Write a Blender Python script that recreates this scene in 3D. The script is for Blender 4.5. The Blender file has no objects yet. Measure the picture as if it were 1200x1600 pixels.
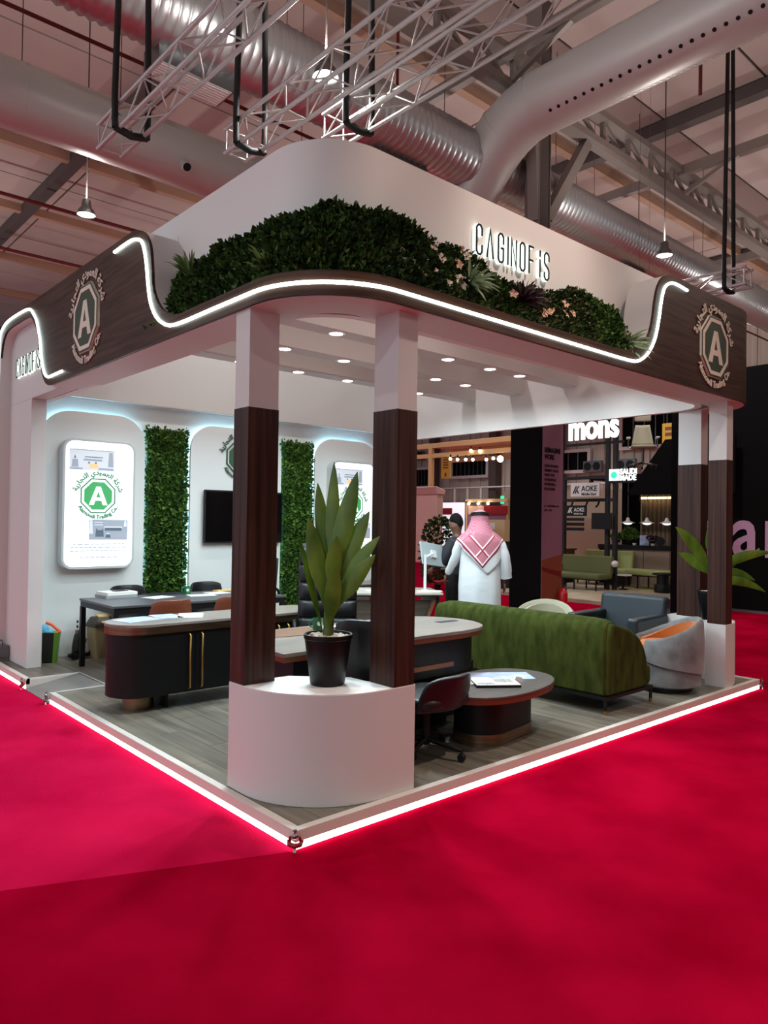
import bpy, bmesh, math, random
from math import sin, cos, pi, radians, sqrt, atan2
from mathutils import Vector, Matrix
random.seed(7)
C = bpy.context.scene.collection
SC = bpy.context.scene

# ------------------------------------------------------------ camera
cam_d = bpy.data.cameras.new('camera')
cam_d.sensor_fit = 'HORIZONTAL'; cam_d.sensor_width = 36.0; cam_d.lens = 36.0 * 1144.6 / 1200.0
cam_d.clip_start = 0.05; cam_d.clip_end = 200
cam = bpy.data.objects.new('camera', cam_d); C.objects.link(cam)
_f = Vector((0.66593531, 0.74588198, 0.01379256)); _r = Vector((0.74574434, -0.66607773, 0.01434692)); _u = Vector((-0.01988803, -0.0007316, 0.99980195))
_m = Matrix((_r, _u, -_f)).transposed().to_4x4(); _m.translation = Vector((-2.23441, -3.16051, 1.723))
cam.matrix_world = _m
SC.camera = cam

# ------------------------------------------------------------ world, exposure, lamp powers
W = bpy.data.worlds.new('hall_air'); SC.world = W; W.use_nodes = True
W.node_tree.nodes['Background'].inputs[0].default_value = (0.80, 0.88, 1.0, 1)
W.node_tree.nodes['Background'].inputs[1].default_value = 1.15
SC.view_settings.view_transform = 'Standard'; SC.view_settings.look = 'None'
SC.view_settings.exposure = 0.0; SC.view_settings.gamma = 1.0; SC.view_settings.use_curve_mapping = False
HALL_W = 105.0      # each pendant lamp of the hall
UP_FILL_W = 76.0         # fill added above each pendant lamp to brighten the ceiling
DOWN_W = 9.8        # each recessed downlight of the stand
LED_E = 9.0         # led strips on the fascia and the platform edge
COVE_E = 2.2        # cyan tinted cove light on the back wall
BOX_E = 0.95         # backlit sign boxes
SC.cycles.max_bounces = 7; SC.cycles.diffuse_bounces = 4; SC.cycles.glossy_bounces = 3; SC.cycles.transmission_bounces = 4
SC.cycles.sample_clamp_indirect = 4.0; SC.cycles.caustics_reflective = False; SC.cycles.caustics_refractive = False

# ------------------------------------------------------------ colour and material helpers
def lin(c):
    return tuple(((x / 255.0) / 12.92 if x / 255.0 <= 0.04045 else ((x / 255.0 + 0.055) / 1.055) ** 2.4) for x in c)
MATS = {}
def mat(name, col, rough=0.5, metal=0.0, col2=None, scale=(8, 8, 8), detail=4, bump=0.0, bscale=None, emit=0.0, spec=0.5, sheen=0.0, lo=0.35, hi=0.65):
    m = bpy.data.materials.new(name); m.use_nodes = True
    nt = m.node_tree; b = nt.nodes['Principled BSDF']
    b.inputs['Roughness'].default_value = rough; b.inputs['Metallic'].default_value = metal
    b.inputs['Specular IOR Level'].default_value = spec
    c1 = lin(col) + (1,)
    b.inputs['Base Color'].default_value = c1
    if sheen: b.inputs['Sheen Weight'].default_value = sheen
    if col2 is not None or bump:
        tc = nt.nodes.new('ShaderNodeTexCoord'); mp = nt.nodes.new('ShaderNodeMapping')
        mp.inputs['Scale'].default_value = scale
        nt.links.new(tc.outputs['Object'], mp.inputs[0])
    if col2 is not None:
        n = nt.nodes.new('ShaderNodeTexNoise'); n.inputs['Scale'].default_value = 1.0; n.inputs['Detail'].default_value = detail
        nt.links.new(mp.outputs[0], n.inputs['Vector'])
        cr = nt.nodes.new('ShaderNodeValToRGB'); cr.color_ramp.elements[0].position = lo; cr.color_ramp.elements[1].position = hi
        cr.color_ramp.elements[0].color = c1; cr.color_ramp.elements[1].color = lin(col2) + (1,)
        nt.links.new(n.outputs['Fac'], cr.inputs[0]); nt.links.new(cr.outputs[0], b.inputs['Base Color'])
    if bump:
        n2 = nt.nodes.new('ShaderNodeTexNoise'); n2.inputs['Scale'].default_value = 1.0; n2.inputs['Detail'].default_value = 3
        mp2 = nt.nodes.new('ShaderNodeMapping'); mp2.inputs['Scale'].default_value = bscale or scale
        nt.links.new(tc.outputs['Object'], mp2.inputs[0]); nt.links.new(mp2.outputs[0], n2.inputs['Vector'])
        bp = nt.nodes.new('ShaderNodeBump'); bp.inputs['Strength'].default_value = bump; bp.inputs['Distance'].default_value = 0.01
        nt.links.new(n2.outputs['Fac'], bp.inputs['Height']); nt.links.new(bp.outputs[0], b.inputs['Normal'])
    if emit:
        b.inputs['Emission Color'].default_value = c1; b.inputs['Emission Strength'].default_value = emit
    MATS[name] = m
    return m
def glow(name, col, strength):
    m = mat(name, col); b = m.node_tree.nodes['Principled BSDF']
    b.inputs['Emission Color'].default_value = lin(col) + (1,); b.inputs['Emission Strength'].default_value = strength
    return m

# ------------------------------------------------------------ mesh helpers
class MB:
    def __init__(s): s.v = []; s.f = []
    def add(s, vs, fs):
        n = len(s.v); s.v += [tuple(x) for x in vs]; s.f += [tuple(i + n for i in f) for f in fs]; return s
    def box(s, x0, x1, y0, y1, z0, z1):
        v = [(x0, y0, z0), (x1, y0, z0), (x1, y1, z0), (x0, y1, z0), (x0, y0, z1), (x1, y0, z1), (x1, y1, z1), (x0, y1, z1)]
        return s.add(v, [(0, 3, 2, 1), (4, 5, 6, 7), (0, 1, 5, 4), (1, 2, 6, 5), (2, 3, 7, 6), (3, 0, 4, 7)])
    def obox(s, c, size, rz=0.0, M=None):
        m = M if M is not None else Matrix.Rotation(rz, 3, 'Z'); c = Vector(c); a = [d / 2 for d in size]
        v = [c + m @ Vector((sx * a[0], sy * a[1], sz * a[2])) for sx, sy, sz in [(-1, -1, -1), (1, -1, -1), (1, 1, -1), (-1, 1, -1), (-1, -1, 1), (1, -1, 1), (1, 1, 1), (-1, 1, 1)]]
        return s.add(v, [(0, 3, 2, 1), (4, 5, 6, 7), (0, 1, 5, 4), (1, 2, 6, 5), (2, 3, 7, 6), (3, 0, 4, 7)])
    def prism(s, poly, d0, d1, mp=None):
        mp = mp or (lambda u, v, w: (u, v, w)); n = len(poly)
        v = [mp(u, w, d0) for u, w in poly] + [mp(u, w, d1) for u, w in poly]
        return s.add(v, [tuple(reversed(range(n))), tuple(range(n, 2 * n))] + [(i, (i + 1) % n, n + (i + 1) % n, n + i) for i in range(n)])
    def ringprism(s, outer, inner, d0, d1, mp):
        n = len(outer)
        v = [mp(u, w, d) for d in (d0, d1) for p in (outer, inner) for u, w in p]
        f = []
        for i in range(n):
            j = (i + 1) % n; o0, i0, o1, i1 = i, n + i, 2 * n + i, 3 * n + i; p0, q0, p1, q1 = j, n + j, 2 * n + j, 3 * n + j
            f += [(o1, p1, q1, i1), (o0, i0, q0, p0), (o0, p0, p1, o1), (i0, i1, q1, q0)]
        return s.add(v, f)
    def loft(s, rings, cap=True, closed=True):
        n = len(rings[0]); v = [p for r in rings for p in r]; f = []
        for k in range(len(rings) - 1):
            for i in range(n if closed else n - 1):
                j = (i + 1) % n; f.append((k * n + i, k * n + j, (k + 1) * n + j, (k + 1) * n + i))
        if cap: f += [tuple(reversed(range(n))), tuple(range((len(rings) - 1) * n, len(rings) * n))]
        return s.add(v, f)
    def lathe(s, prof, c=(0, 0, 0), seg=24, cap=True, sx=1.0, sy=1.0):
        return s.loft([[(c[0] + r * cos(2 * pi * i / seg) * sx, c[1] + r * sin(2 * pi * i / seg) * sy, c[2] + z) for i in range(seg)] for r, z in prof], cap)
    def tube(s, pts, r, seg=8, cap=True, closed=False):
        P = [Vector(p) for p in pts]; n = len(P); R = r if isinstance(r, (list, tuple)) else [r] * n
        T = []
        for i in range(n):
            a = P[(i - 1) % n] if (i > 0 or closed) else P[0]; b = P[(i + 1) % n] if (i < n - 1 or closed) else P[-1]
            t = (b - a); T.append(t.normalized() if t.length > 1e-9 else Vector((0, 0, 1)))
        up = Vector((0, 0, 1)) if abs(T[0].z) < 0.9 else Vector((1, 0, 0))
        nrm = (up - T[0] * up.dot(T[0])).normalized(); rings = []
        for i in range(n):
            nrm = (nrm - T[i] * nrm.dot(T[i])); nrm = nrm.normalized() if nrm.length > 1e-6 else T[i].orthogonal().normalized()
            bn = T[i].cross(nrm)
            rings.append([P[i] + (nrm * cos(2 * pi * k / seg) + bn * sin(2 * pi * k / seg)) * R[i] for k in range(seg)])
        if closed: rings.append(rings[0]); cap = False
        return s.loft(rings, cap)
    def sphere(s, c, r, seg=12, rings=8):
        rx, ry, rz = r if isinstance(r, (list, tuple)) else (r, r, r)
        R = []
        for k in range(rings + 1):
            a = -pi / 2 + pi * min(max(k, 0.02), rings - 0.02) / rings
            R.append([(c[0] + rx * cos(a) * cos(2 * pi * i / seg), c[1] + ry * cos(a) * sin(2 * pi * i / seg), c[2] + rz * sin(a)) for i in range(seg)])
        return s.loft(R)
    def grid(s, fn, nu, nv, wrap=False):
        v = [fn(i / nu, j / nv) for j in range(nv + 1) for i in range(nu + (0 if wrap else 1))]; w = nu if wrap else nu + 1
        f = [(j * w + i, j * w + (i + 1) % w, (j + 1) * w + (i + 1) % w, (j + 1) * w + i) for j in range(nv) for i in range(nu)]
        return s.add(v, f)
    def xform(s, M):
        s.v = [tuple(M @ Vector(p)) for p in s.v]; return s
    def merge(s, o): return s.add(o.v, o.f)
    def build(s, name, m, parent=None, smooth=0, bevel=0.0, bseg=2, sub=0, solid=0.0):
        me = bpy.data.meshes.new(name); me.from_pydata([tuple(p) for p in s.v], [], s.f); me.update()
        bm = bmesh.new(); bm.from_mesh(me)
        if len(s.f) < 20000: bmesh.ops.recalc_face_normals(bm, faces=bm.faces)
        bm.to_mesh(me); bm.free()
        if smooth:
            me.shade_smooth()
            if smooth < 180: me.set_sharp_from_angle(angle=radians(smooth))
        me.materials.append(m)
        o = bpy.data.objects.new(name, me); C.objects.link(o)
        if parent: o.parent = parent
        if solid:
            md = o.modifiers.new('solid', 'SOLIDIFY'); md.thickness = solid; md.offset = 0
        if bevel:
            md = o.modifiers.new('bevel', 'BEVEL'); md.width = bevel; md.segments = bseg; md.limit_method = 'ANGLE'; md.angle_limit = radians(40); md.use_clamp_overlap = True
        if sub:
            md = o.modifiers.new('sub', 'SUBSURF'); md.levels = sub; md.render_levels = sub
        return o
def tag(o, label=None, cat=None, group=None, kind=None):
    if label: o['label'] = label
    if cat: o['category'] = cat
    if group: o['group'] = group
    if kind: o['kind'] = kind
    return o
def thing(name, label, cat, loc=(0, 0, 0), rz=0.0, group=None, kind=None):
    o = bpy.data.objects.new(name, None); o.empty_display_size = 0.1; C.objects.link(o)
    o.location = loc; o.rotation_euler = (0, 0, rz)
    return tag(o, label, cat, group, kind)
def copy_tree(o, parent=None):
    c = o.copy(); C.objects.link(c)
    if parent: c.parent = parent
    for ch in list(o.children): copy_tree(ch, c)
    return c
def dup(o, loc, rz=0.0, label=None, group=None):
    c = copy_tree(o); c.location = loc; c.rotation_euler = (0, 0, rz)
    if label: c['label'] = label
    if group: c['group'] = group
    return c
_unit = {}
def rod(name, p0, p1, r, m, parent=None, seg=8, square=False, size=None):
    """one shared unit mesh per kind, stretched between two points"""
    key = (m.name, seg, square)
    if key not in _unit:
        b = MB()
        if square: b.box(-0.5, 0.5, -0.5, 0.5, 0, 1)
        else: b.lathe([(1, 0), (1, 1)], seg=seg)
        t = b.build('unit', m, smooth=0 if square else 60); _unit[key] = t.data; bpy.data.objects.remove(t)
    o = bpy.data.objects.new(name, _unit[key]); C.objects.link(o)
    p0 = Vector(p0); p1 = Vector(p1); d = p1 - p0; z = d.normalized()
    x = Vector((0, 0, 1)).cross(z)
    x = x.normalized() if x.length > 1e-5 else Vector((1, 0, 0))
    y = z.cross(x); sx, sy = (size if size else (r, r))
    o.matrix_local = Matrix(((x.x * sx, y.x * sy, d.x, p0.x), (x.y * sx, y.y * sy, d.y, p0.y), (x.z * sx, y.z * sy, d.z, p0.z), (0, 0, 0, 1)))
    if parent: o.parent = parent
    return o
def chain(pts, n=6, closed=False):
    """Catmull-Rom through points of any dimension"""
    P = [Vector(p) for p in pts]; out = []; N = len(P)
    for i in range(N if closed else N - 1):
        a = P[(i - 1) % N] if (closed or i > 0) else P[0]; b = P[i]; c = P[(i + 1) % N]; d = P[(i + 2) % N] if (closed or i + 2 < N) else P[-1]
        for k in range(n):
            t = k / n
            out.append(0.5 * ((2 * b) + (c - a) * t + (2 * a - 5 * b + 4 * c - d) * t * t + (3 * b - a - 3 * c + d) * t ** 3))
    if not closed: out.append(P[-1])
    return out
def rrect(w, h, r, n=6, cx=0.0, cy=0.0):
    out = []
    for qx, qy, a0 in ((w / 2 - r, h / 2 - r, 0), (-w / 2 + r, h / 2 - r, 90), (-w / 2 + r, -h / 2 + r, 180), (w / 2 - r, -h / 2 + r, 270)):
        for k in range(n + 1):
            a = radians(a0 + 90 * k / n); out.append((cx + qx + r * cos(a), cy + qy + r * sin(a)))
    return out
def stadium(x0, x1, y0, y1, n=12):
    r = (y1 - y0) / 2; cy = (y0 + y1) / 2
    return [(x1 - r + r * cos(radians(-90 + 180 * k / n)), cy + r * sin(radians(-90 + 180 * k / n))) for k in range(n + 1)] + \
           [(x0 + r + r * cos(radians(90 + 180 * k / n)), cy + r * sin(radians(90 + 180 * k / n))) for k in range(n + 1)]
# planes to write on: (origin) -> map of (u along reading direction, v up, w out of the surface)
def plane_y(x0, y0, z0): return lambda u, v, w: (x0 + u, y0 - w, z0 + v)
def plane_x(x0, y0, z0): return lambda u, v, w: (x0 - w, y0 - u, z0 + v)
def plane_z(x0, y0, z0, a=0.0): return lambda u, v, w: (x0 + u * cos(a) - v * sin(a), y0 + u * sin(a) + v * cos(a), z0 + w)
def text(body, size, depth=0.0, bold=0.0, align='CENTER'):
    cu = bpy.data.curves.new('t', 'FONT'); cu.body = body; cu.size = size; cu.extrude = depth; cu.offset = bold; cu.align_x = align; cu.resolution_u = 3
    o = bpy.data.objects.new('t', cu); C.objects.link(o)
    me = o.to_mesh(); b = MB()
    b.v = [tuple(v.co) for v in me.vertices]; b.f = [tuple(p.vertices) for p in me.polygons]
    o.to_mesh_clear(); bpy.data.objects.remove(o); bpy.data.curves.remove(cu)
    return b
def put_text(mp, body, size, m, parent, name='lettering', depth=0.004, bold=0.0, align='CENTER', off=(0, 0), lift=0.0, sx=1.0):
    b = text(body, size, depth, bold, align)
    b.v = [mp(x * sx + off[0], y + off[1], z + depth + lift) for x, y, z in b.v]
    return b.build(name, m, parent)
def bend(b, R, up=True):
    out = []
    for x, y, z in b.v:
        if up: a = x / R; out.append(((R + y) * sin(a), (R + y) * cos(a), z))
        else: a = x / R; out.append(((R - y) * sin(a), -(R - y) * cos(a), z))
    b.v = out; return b
ARABIC = 'شركة العمودي التجارية'
def arabic(words):
    # shaped glyphs of the two-word company line, put in visual order
    return ' '.join(reversed([''.join(reversed([chr(c) for c in w])) for w in words]))
AR_NAME = arabic([[0xFEB7, 0xFEAE, 0xFEDB, 0xFE94], [0xFE8D, 0xFEDF, 0xFECC, 0xFEE4, 0xFEEE, 0xFEA9, 0xFEF1], [0xFE8D, 0xFEDF, 0xFE98, 0xFEA0, 0xFE8E, 0xFEAD, 0xFEF3, 0xFE94]])
# ------------------------------------------------------------ materials
M = MATS
mat('carpet_pink', (200, 22, 70), rough=0.95, col2=(180, 12, 58), scale=(1.6, 1.6, 1.6), detail=6, bump=0.6, bscale=(260, 260, 260), spec=0.0)
mat('carpet_red', (168, 6, 44), rough=0.95, col2=(142, 1, 32), scale=(1.5, 1.5, 1.5), detail=6, bump=0.6, bscale=(260, 260, 260), spec=0.0)
mat('white_paint', (210, 206, 204), rough=0.55, spec=0.3)
mat('bounce_grey', (178, 174, 168), rough=0.6, col2=(164, 160, 154), scale=(0.8, 0.8, 0.8))
mat('housing_grey', (196, 199, 200), rough=0.4)
mat('white_gloss', (235, 232, 230), rough=0.25)
mat('white_paint_lit', (234, 229, 226), rough=0.55, spec=0.3)  # paler copy of the white paint, stronger light on the tower put into colour
mat('wall_white', (222, 224, 222), rough=0.6, spec=0.3)
mat('trim_white', (214, 206, 198), rough=0.45)
mat('wood_fascia', (52, 31, 24), rough=0.42, col2=(80, 54, 42), scale=(1.6, 1.6, 30), detail=5, bump=0.05, bscale=(2, 2, 60), spec=0.18)
mat('wood_column', (44, 25, 20), rough=0.42, col2=(74, 47, 38), scale=(42, 42, 1.0), detail=5, bump=0.08, bscale=(70, 70, 1), spec=0.22)
mat('plank_a', (100, 94, 84), rough=0.42, col2=(130, 122, 108), scale=(16, 1.2, 1), detail=6)
mat('plank_b', (88, 82, 74), rough=0.42, col2=(118, 110, 98), scale=(18, 1.4, 1), detail=6)
mat('plank_c', (112, 105, 94), rough=0.42, col2=(92, 86, 78), scale=(14, 1.0, 1), detail=6)
mat('ramp_grey', (112, 110, 108), rough=0.5, col2=(126, 123, 119), scale=(3, 3, 3))
mat('leaf_dark', (28, 52, 22), rough=0.7, spec=0.2, col2=(58, 84, 34), scale=(9, 9, 9), lo=0.4, hi=0.62)
mat('leaf_bright', (48, 84, 30), rough=0.65, spec=0.25, col2=(104, 140, 58), scale=(14, 14, 14), lo=0.4, hi=0.66)
mat('leaf_olive', (78, 84, 48), rough=0.55, col2=(122, 120, 78), scale=(16, 16, 16))
mat('grass_blade', (74, 104, 44), rough=0.5, col2=(120, 148, 78), scale=(6, 6, 6))
mat('grass_pale', (150, 168, 130), rough=0.5)
mat('purple_blade', (66, 36, 48), rough=0.5)
mat('petal_white', (236, 216, 200), rough=0.6)
mat('petal_pink', (224, 178, 152), rough=0.6)
mat('plant_leaf', (56, 98, 24), rough=0.38, col2=(112, 146, 46), scale=(5, 5, 3), spec=0.5)
mat('plant_stem', (96, 104, 48), rough=0.5, col2=(70, 78, 36), scale=(10, 10, 3))
mat('black_pot', (10, 10, 11), rough=0.42, spec=0.3)
mat('pebble', (176, 158, 140), rough=0.7, col2=(214, 200, 182), scale=(30, 30, 30))
mat('black_matt', (10, 10, 12), rough=0.5, spec=0.35)
mat('black_panel', (8, 8, 9), rough=0.5, spec=0.3)
mat('black_leather', (15, 16, 19), rough=0.42, bump=0.1, bscale=(90, 90, 90))
mat('black_mesh', (20, 21, 23), rough=0.7)
mat('dark_cloth', (30, 31, 36), rough=0.8)
mat('steel', (150, 148, 146), rough=0.32, metal=1.0)
mat('brushed_bronze', (150, 122, 96), rough=0.36, metal=1.0, col2=(120, 96, 76), scale=(3, 3, 60))
mat('brass', (176, 140, 84), rough=0.3, metal=1.0)
mat('bronze_edge', (120, 74, 52), rough=0.35, metal=0.5)
mat('table_grey', (74, 76, 80), rough=0.42)
mat('top_greywood', (138, 130, 122), rough=0.35, col2=(116, 108, 100), scale=(2, 26, 10), detail=5)
mat('top_lightwood', (184, 176, 164), rough=0.4, col2=(160, 150, 138), scale=(2, 24, 10))
mat('top_darkgrey', (92, 86, 82), rough=0.35, col2=(76, 70, 66), scale=(2, 24, 10))
mat('wood_mid', (124, 88, 62), rough=0.45, col2=(100, 68, 46), scale=(3, 30, 8))
mat('wood_panel_grey', (92, 80, 70), rough=0.5, col2=(70, 60, 52), scale=(2, 2, 34))
mat('brown_leather', (120, 62, 40), rough=0.45)
mat('green_velvet', (66, 74, 30), rough=0.95, spec=0.1, col2=(46, 53, 18), scale=(14, 14, 5), detail=5, bump=0.35, bscale=(160, 160, 160), )
mat('slate_leather', (38, 47, 54), rough=0.42, bump=0.05, bscale=(80, 80, 80))
mat('slate_dark', (26, 31, 36), rough=0.45)
mat('grey_velvet', (128, 126, 126), rough=0.85, col2=(98, 97, 98), scale=(7, 7, 7), detail=5, sheen=0.3)
mat('orange_velvet', (190, 104, 40), rough=0.8, sheen=0.25)
mat('beige_cloth', (168, 162, 140), rough=0.85)
mat('olive_cloth', (98, 104, 64), rough=0.8)
mat('olive_light', (170, 180, 118), rough=0.8)
mat('paper', (226, 226, 222), rough=0.7)
mat('paper_grey', (176, 176, 172), rough=0.7, col2=(120, 118, 112), scale=(60, 60, 60))
mat('paper_blue', (150, 170, 214), rough=0.4, col2=(196, 208, 232), scale=(9, 9, 9))
mat('folder_grey', (150, 156, 158), rough=0.5)
mat('mug_green', (26, 110, 70), rough=0.3)
mat('screen_black', (6, 6, 8), rough=0.12)
mat('screen_grey', (164, 176, 178), rough=0.4)
mat('white_plastic', (226, 228, 228), rough=0.4)
mat('bag_green', (96, 152, 42), rough=0.45)
mat('bag_black', (18, 24, 14), rough=0.5)
mat('bag_blue', (84, 166, 206), rough=0.5)
mat('bag_orange', (236, 96, 52), rough=0.5)
mat('bin_tan', (158, 142, 104), rough=0.55)
mat('bin_lid', (56, 46, 36), rough=0.5)
mat('bin_lip', (212, 178, 108), rough=0.5)
mat('metal_grey', (120, 122, 124), rough=0.35, metal=0.8)
mat('emblem_green', (44, 58, 36), rough=0.4)
mat('emblem_pale', (226, 212, 196), rough=0.45)
mat('emblem_green2', (40, 84, 52), rough=0.45)
mat('sign_green', (56, 150, 84), rough=0.5)
mat('letter_black', (20, 22, 24), rough=0.35)
mat('skin', (150, 104, 78), rough=0.55)
mat('skin_dark', (112, 76, 58), rough=0.55)
mat('hair', (10, 8, 8), rough=0.8, spec=0.2)
mat('thobe', (216, 220, 224), rough=0.75, bump=0.9, bscale=(3.5, 3.5, 8))
mat('red_metal', (180, 16, 24), rough=0.3)
mat('dark_red', (140, 10, 24), rough=0.4)
mat('banner_purple', (126, 84, 104), rough=0.6)
mat('pillar_black', (5, 5, 6), rough=0.8, spec=0.12)
mat('purple_letter', (190, 150, 186), rough=0.6)
mat('ceiling_panel', (186, 168, 162), rough=0.9, col2=(178, 160, 154), scale=(0.6, 0.6, 0.6))
mat('ceiling_gap', (70, 58, 56), rough=0.9)
mat('pipe_red', (104, 18, 22), rough=0.5)
mat('girder', (140, 128, 122), rough=0.5, metal=0.3)
mat('girder_dark', (84, 74, 72), rough=0.55, metal=0.2)
mat('purlin', (176, 140, 118), rough=0.6)
mat('duct_white', (206, 202, 198), rough=0.42, metal=0.2)
mat('duct_spiral', (206, 206, 208), rough=0.36, metal=0.85)
mat('truss_alu', (216, 213, 210), rough=0.42, metal=0.55)
mat('strap_black', (18, 17, 18), rough=0.6)
mat('hall_wall', (196, 188, 176), rough=0.8, col2=(182, 172, 160), scale=(0.6, 8, 0.2))
mat('hall_beige', (206, 178, 156), rough=0.8)
mat('hall_dark', (62, 58, 58), rough=0.85)
mat('frame_wood', (196, 150, 104), rough=0.5)
mat('banner_yellow', (206, 160, 48), rough=0.6)
mat('pink_wall', (216, 168, 160), rough=0.7)
mat('beige_board', (206, 178, 134), rough=0.6)
mat('curtain', (150, 132, 112), rough=0.85)
mat('bar_front', (150, 128, 112), rough=0.6)
mat('rug', (176, 166, 120), rough=0.95, col2=(150, 140, 96), scale=(12, 12, 12))
mat('floor_beige', (186, 172, 146), rough=0.5, col2=(166, 152, 128), scale=(3, 3, 3))
glow('led_white', (232, 255, 250), LED_E)
glow('led_floor', (255, 250, 236), LED_E * 0.8)
glow('cove_led', (170, 228, 255), COVE_E * 5)
glow('lightbox_face', (238, 250, 255), BOX_E)
glow('print_light', (206, 212, 220), 0.5)
glow('print_mid', (150, 158, 170), 0.5)
glow('print_dark', (84, 98, 116), 0.45)
glow('print_orange', (244, 180, 120), 0.8)
glow('print_green', (62, 156, 90), 0.55)
glow('print_darkgreen', (44, 112, 72), 0.5)
glow('letter_halo', (240, 255, 246), 0.95)
glow('lens', (255, 248, 232), 14.0)
glow('lens_small', (255, 246, 232), 12.0)
glow('exit_green', (40, 220, 150), 1.6)
glow('sign_white', (240, 250, 248), 1.3)
mat('beige_wall', (200, 188, 164), rough=0.75)
glow('warm_strip', (255, 222, 160), 3.0)
glow('bulb_warm', (255, 236, 196), 16.0)
glow('screen_lit', (226, 226, 240), 0.9)

# ------------------------------------------------------------ setting: hall floor, ceiling, far walls
def struct(o, kind='structure', label=None): o['kind'] = kind; return o
# two carpet rolls meet at a seam that runs from the platform corner (0,0)
sx_, sy_ = -3.0, 1.255   # a second point of the seam (towards the viewer's side)
d_ = Vector((sx_, sy_, 0)).normalized()
b = MB(); b.prism([(0, 0), (0, 40), (-5.5, 40), (-5.5, -5.5 * sy_ / sx_)], -0.02, 0.0)
f1 = struct(b.build('floor', M['carpet_pink'])); tag(f1, 'pinkish red carpet of the hall beside the platform')
b = MB(); b.prism([(0, 0), (-5.5, -5.5 * sy_ / sx_), (-5.5, -7.0), (45, -7.0), (45, 40), (0, 40)], -0.02, -0.001)
struct(b.build('floor', M['carpet_red']))
struct(MB().box(-30, 45, -30, -7.0, -0.02, -0.002).box(-30, -5.5, -7.0, 40, -0.02, -0.002).build('floor', M['bounce_grey']))  # unseen grey floor added to bounce neutral light instead of red
CZ = 12.0
b = MB().box(-20, 45, -20, 45, CZ + 0.05, CZ + 0.2)
ceil_o = struct(b.build('ceiling', M['ceiling_gap']))
pan = None
for i in range(-2, 7):
    for j in range(-3, 15):
        x0, y0 = i * 6.4 - 0.9, j * 2.45 + 3.5
        if pan is None:
            pan = MB().box(0.02, 6.36, 0.02, 2.41, 0, 0.04).build('panel', M['ceiling_panel'], ceil_o); pan.location = (x0, y0, CZ)
        else:
            c = pan.copy(); C.objects.link(c); c.location = (x0, y0, CZ)
for y in (-1.45, 8.35, 18.2, 22.8, 28.0, 33.0):
    rod('purlin', (-18, y, CZ - 0.13), (44, y, CZ - 0.13), 0, M['purlin'], ceil_o, square=True, size=(0.22, 0.26))
for x in (4.85, 15.25, 25.6, 36):
    rod('beam', (x, -18, CZ - 0.2), (x, 44, CZ - 0.2), 0, M['girder_dark'], ceil_o, square=True, size=(0.3, 0.3))
b = MB()
for k in range(150): b.box(30.0 - (0.08 if k % 2 else 0), 30.3, -15 + k * 0.4, -15 + (k + 1) * 0.4, 0, CZ)
struct(b.build('wall_back', M['hall_wall']))
b = MB().box(-20, 30, 42, 42.3, 0, CZ)
struct(b.build('wall_side', M['hall_dark']))
struct(MB().box(-20, 30, -20.3, -20, 0, CZ).build('wall_front_unseen', M['hall_beige']))  # unseen wall added so cool world light enters from one side only

# ------------------------------------------------------------ raised platform of the stand
PZ = 0.10; PX, PY = 6.0, 6.15
plat = MB()
for (x0, x1, y0, y1) in ((0.012, PX - 0.012, 0.012, 3.95), (0.52, PX - 0.012, 3.95, 4.70), (0.012, PX - 0.012, 4.70, PY - 0.012)):
    plat.box(x0, x1, y0, y1, 0.001, PZ - 0.012)
platform = plat.build('raised_platform', M['trim_white']); platform['kind'] = 'structure'
tag(platform, 'low raised stand platform laid with grey wood planks and edged by light')
pcount = 0
for i in range(35):
    if i < 3: x0, x1 = 0.055 + i * 0.155, 0.055 + (i + 1) * 0.155
    else: x0 = 0.52 + (i - 3) * 0.186; x1 = min(x0 + 0.186, PX - 0.055)
    if x1 - x0 < 0.04: continue
    y = 0.055 - (i * 0.47) % 1.24
    while y < PY - 0.055:
        ya, yb = max(y, 0.055), min(y + 1.24, PY - 0.055); y += 1.24
        segs = [(ya, yb)]
        if x1 <= 0.53: segs = [(a, min(c, 3.935)) for a, c in segs if a < 3.935] + [(max(a, 4.715), c) for a, c in segs if c > 4.715]
        for a, c in segs:
            if c - a < 0.03: continue
            MB().box(x0 + 0.0015, x1 - 0.0015, a + 0.0015, c - 0.0015, PZ - 0.012, PZ + random.uniform(-0.0004, 0.0004)).build('plank', M[random.choice(['plank_a', 'plank_a', 'plank_b', 'plank_c'])], platform)
            pcount += 1
tw = 0.05
def edge(x0, x1, y0, y1):
    MB().box(x0, x1, y0, y1, 0.042, PZ + 0.004).build('edge_trim', M['trim_white'], platform, bevel=0.003)
edge(0.0, PX, 0.0, tw); edge(0.0, tw, tw, 3.95); edge(0.0, tw, 4.70, PY); edge(PX - tw, PX, tw, PY)
for x0, x1, y0, y1 in ((0.0, 0.53, 3.935, 3.95), (0.0, 0.53, 4.70, 4.715), (0.52, 0.535, 3.935, 4.715)):
    MB().box(x0 + 0.02, x1, y0, y1, PZ - 0.012, PZ + 0.004).build('edge_trim', M['white_gloss'], platform)
for x0, x1, y0, y1 in ((0.006, PX - 0.006, 0.006, 0.012), (0.006, 0.012, 0.012, 3.945), (0.006, 0.012, 4.705, PY)):
    MB().box(x0, x1, y0, y1, 0.002, 0.040).build('led_strip', M['led_floor'], platform)
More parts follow.
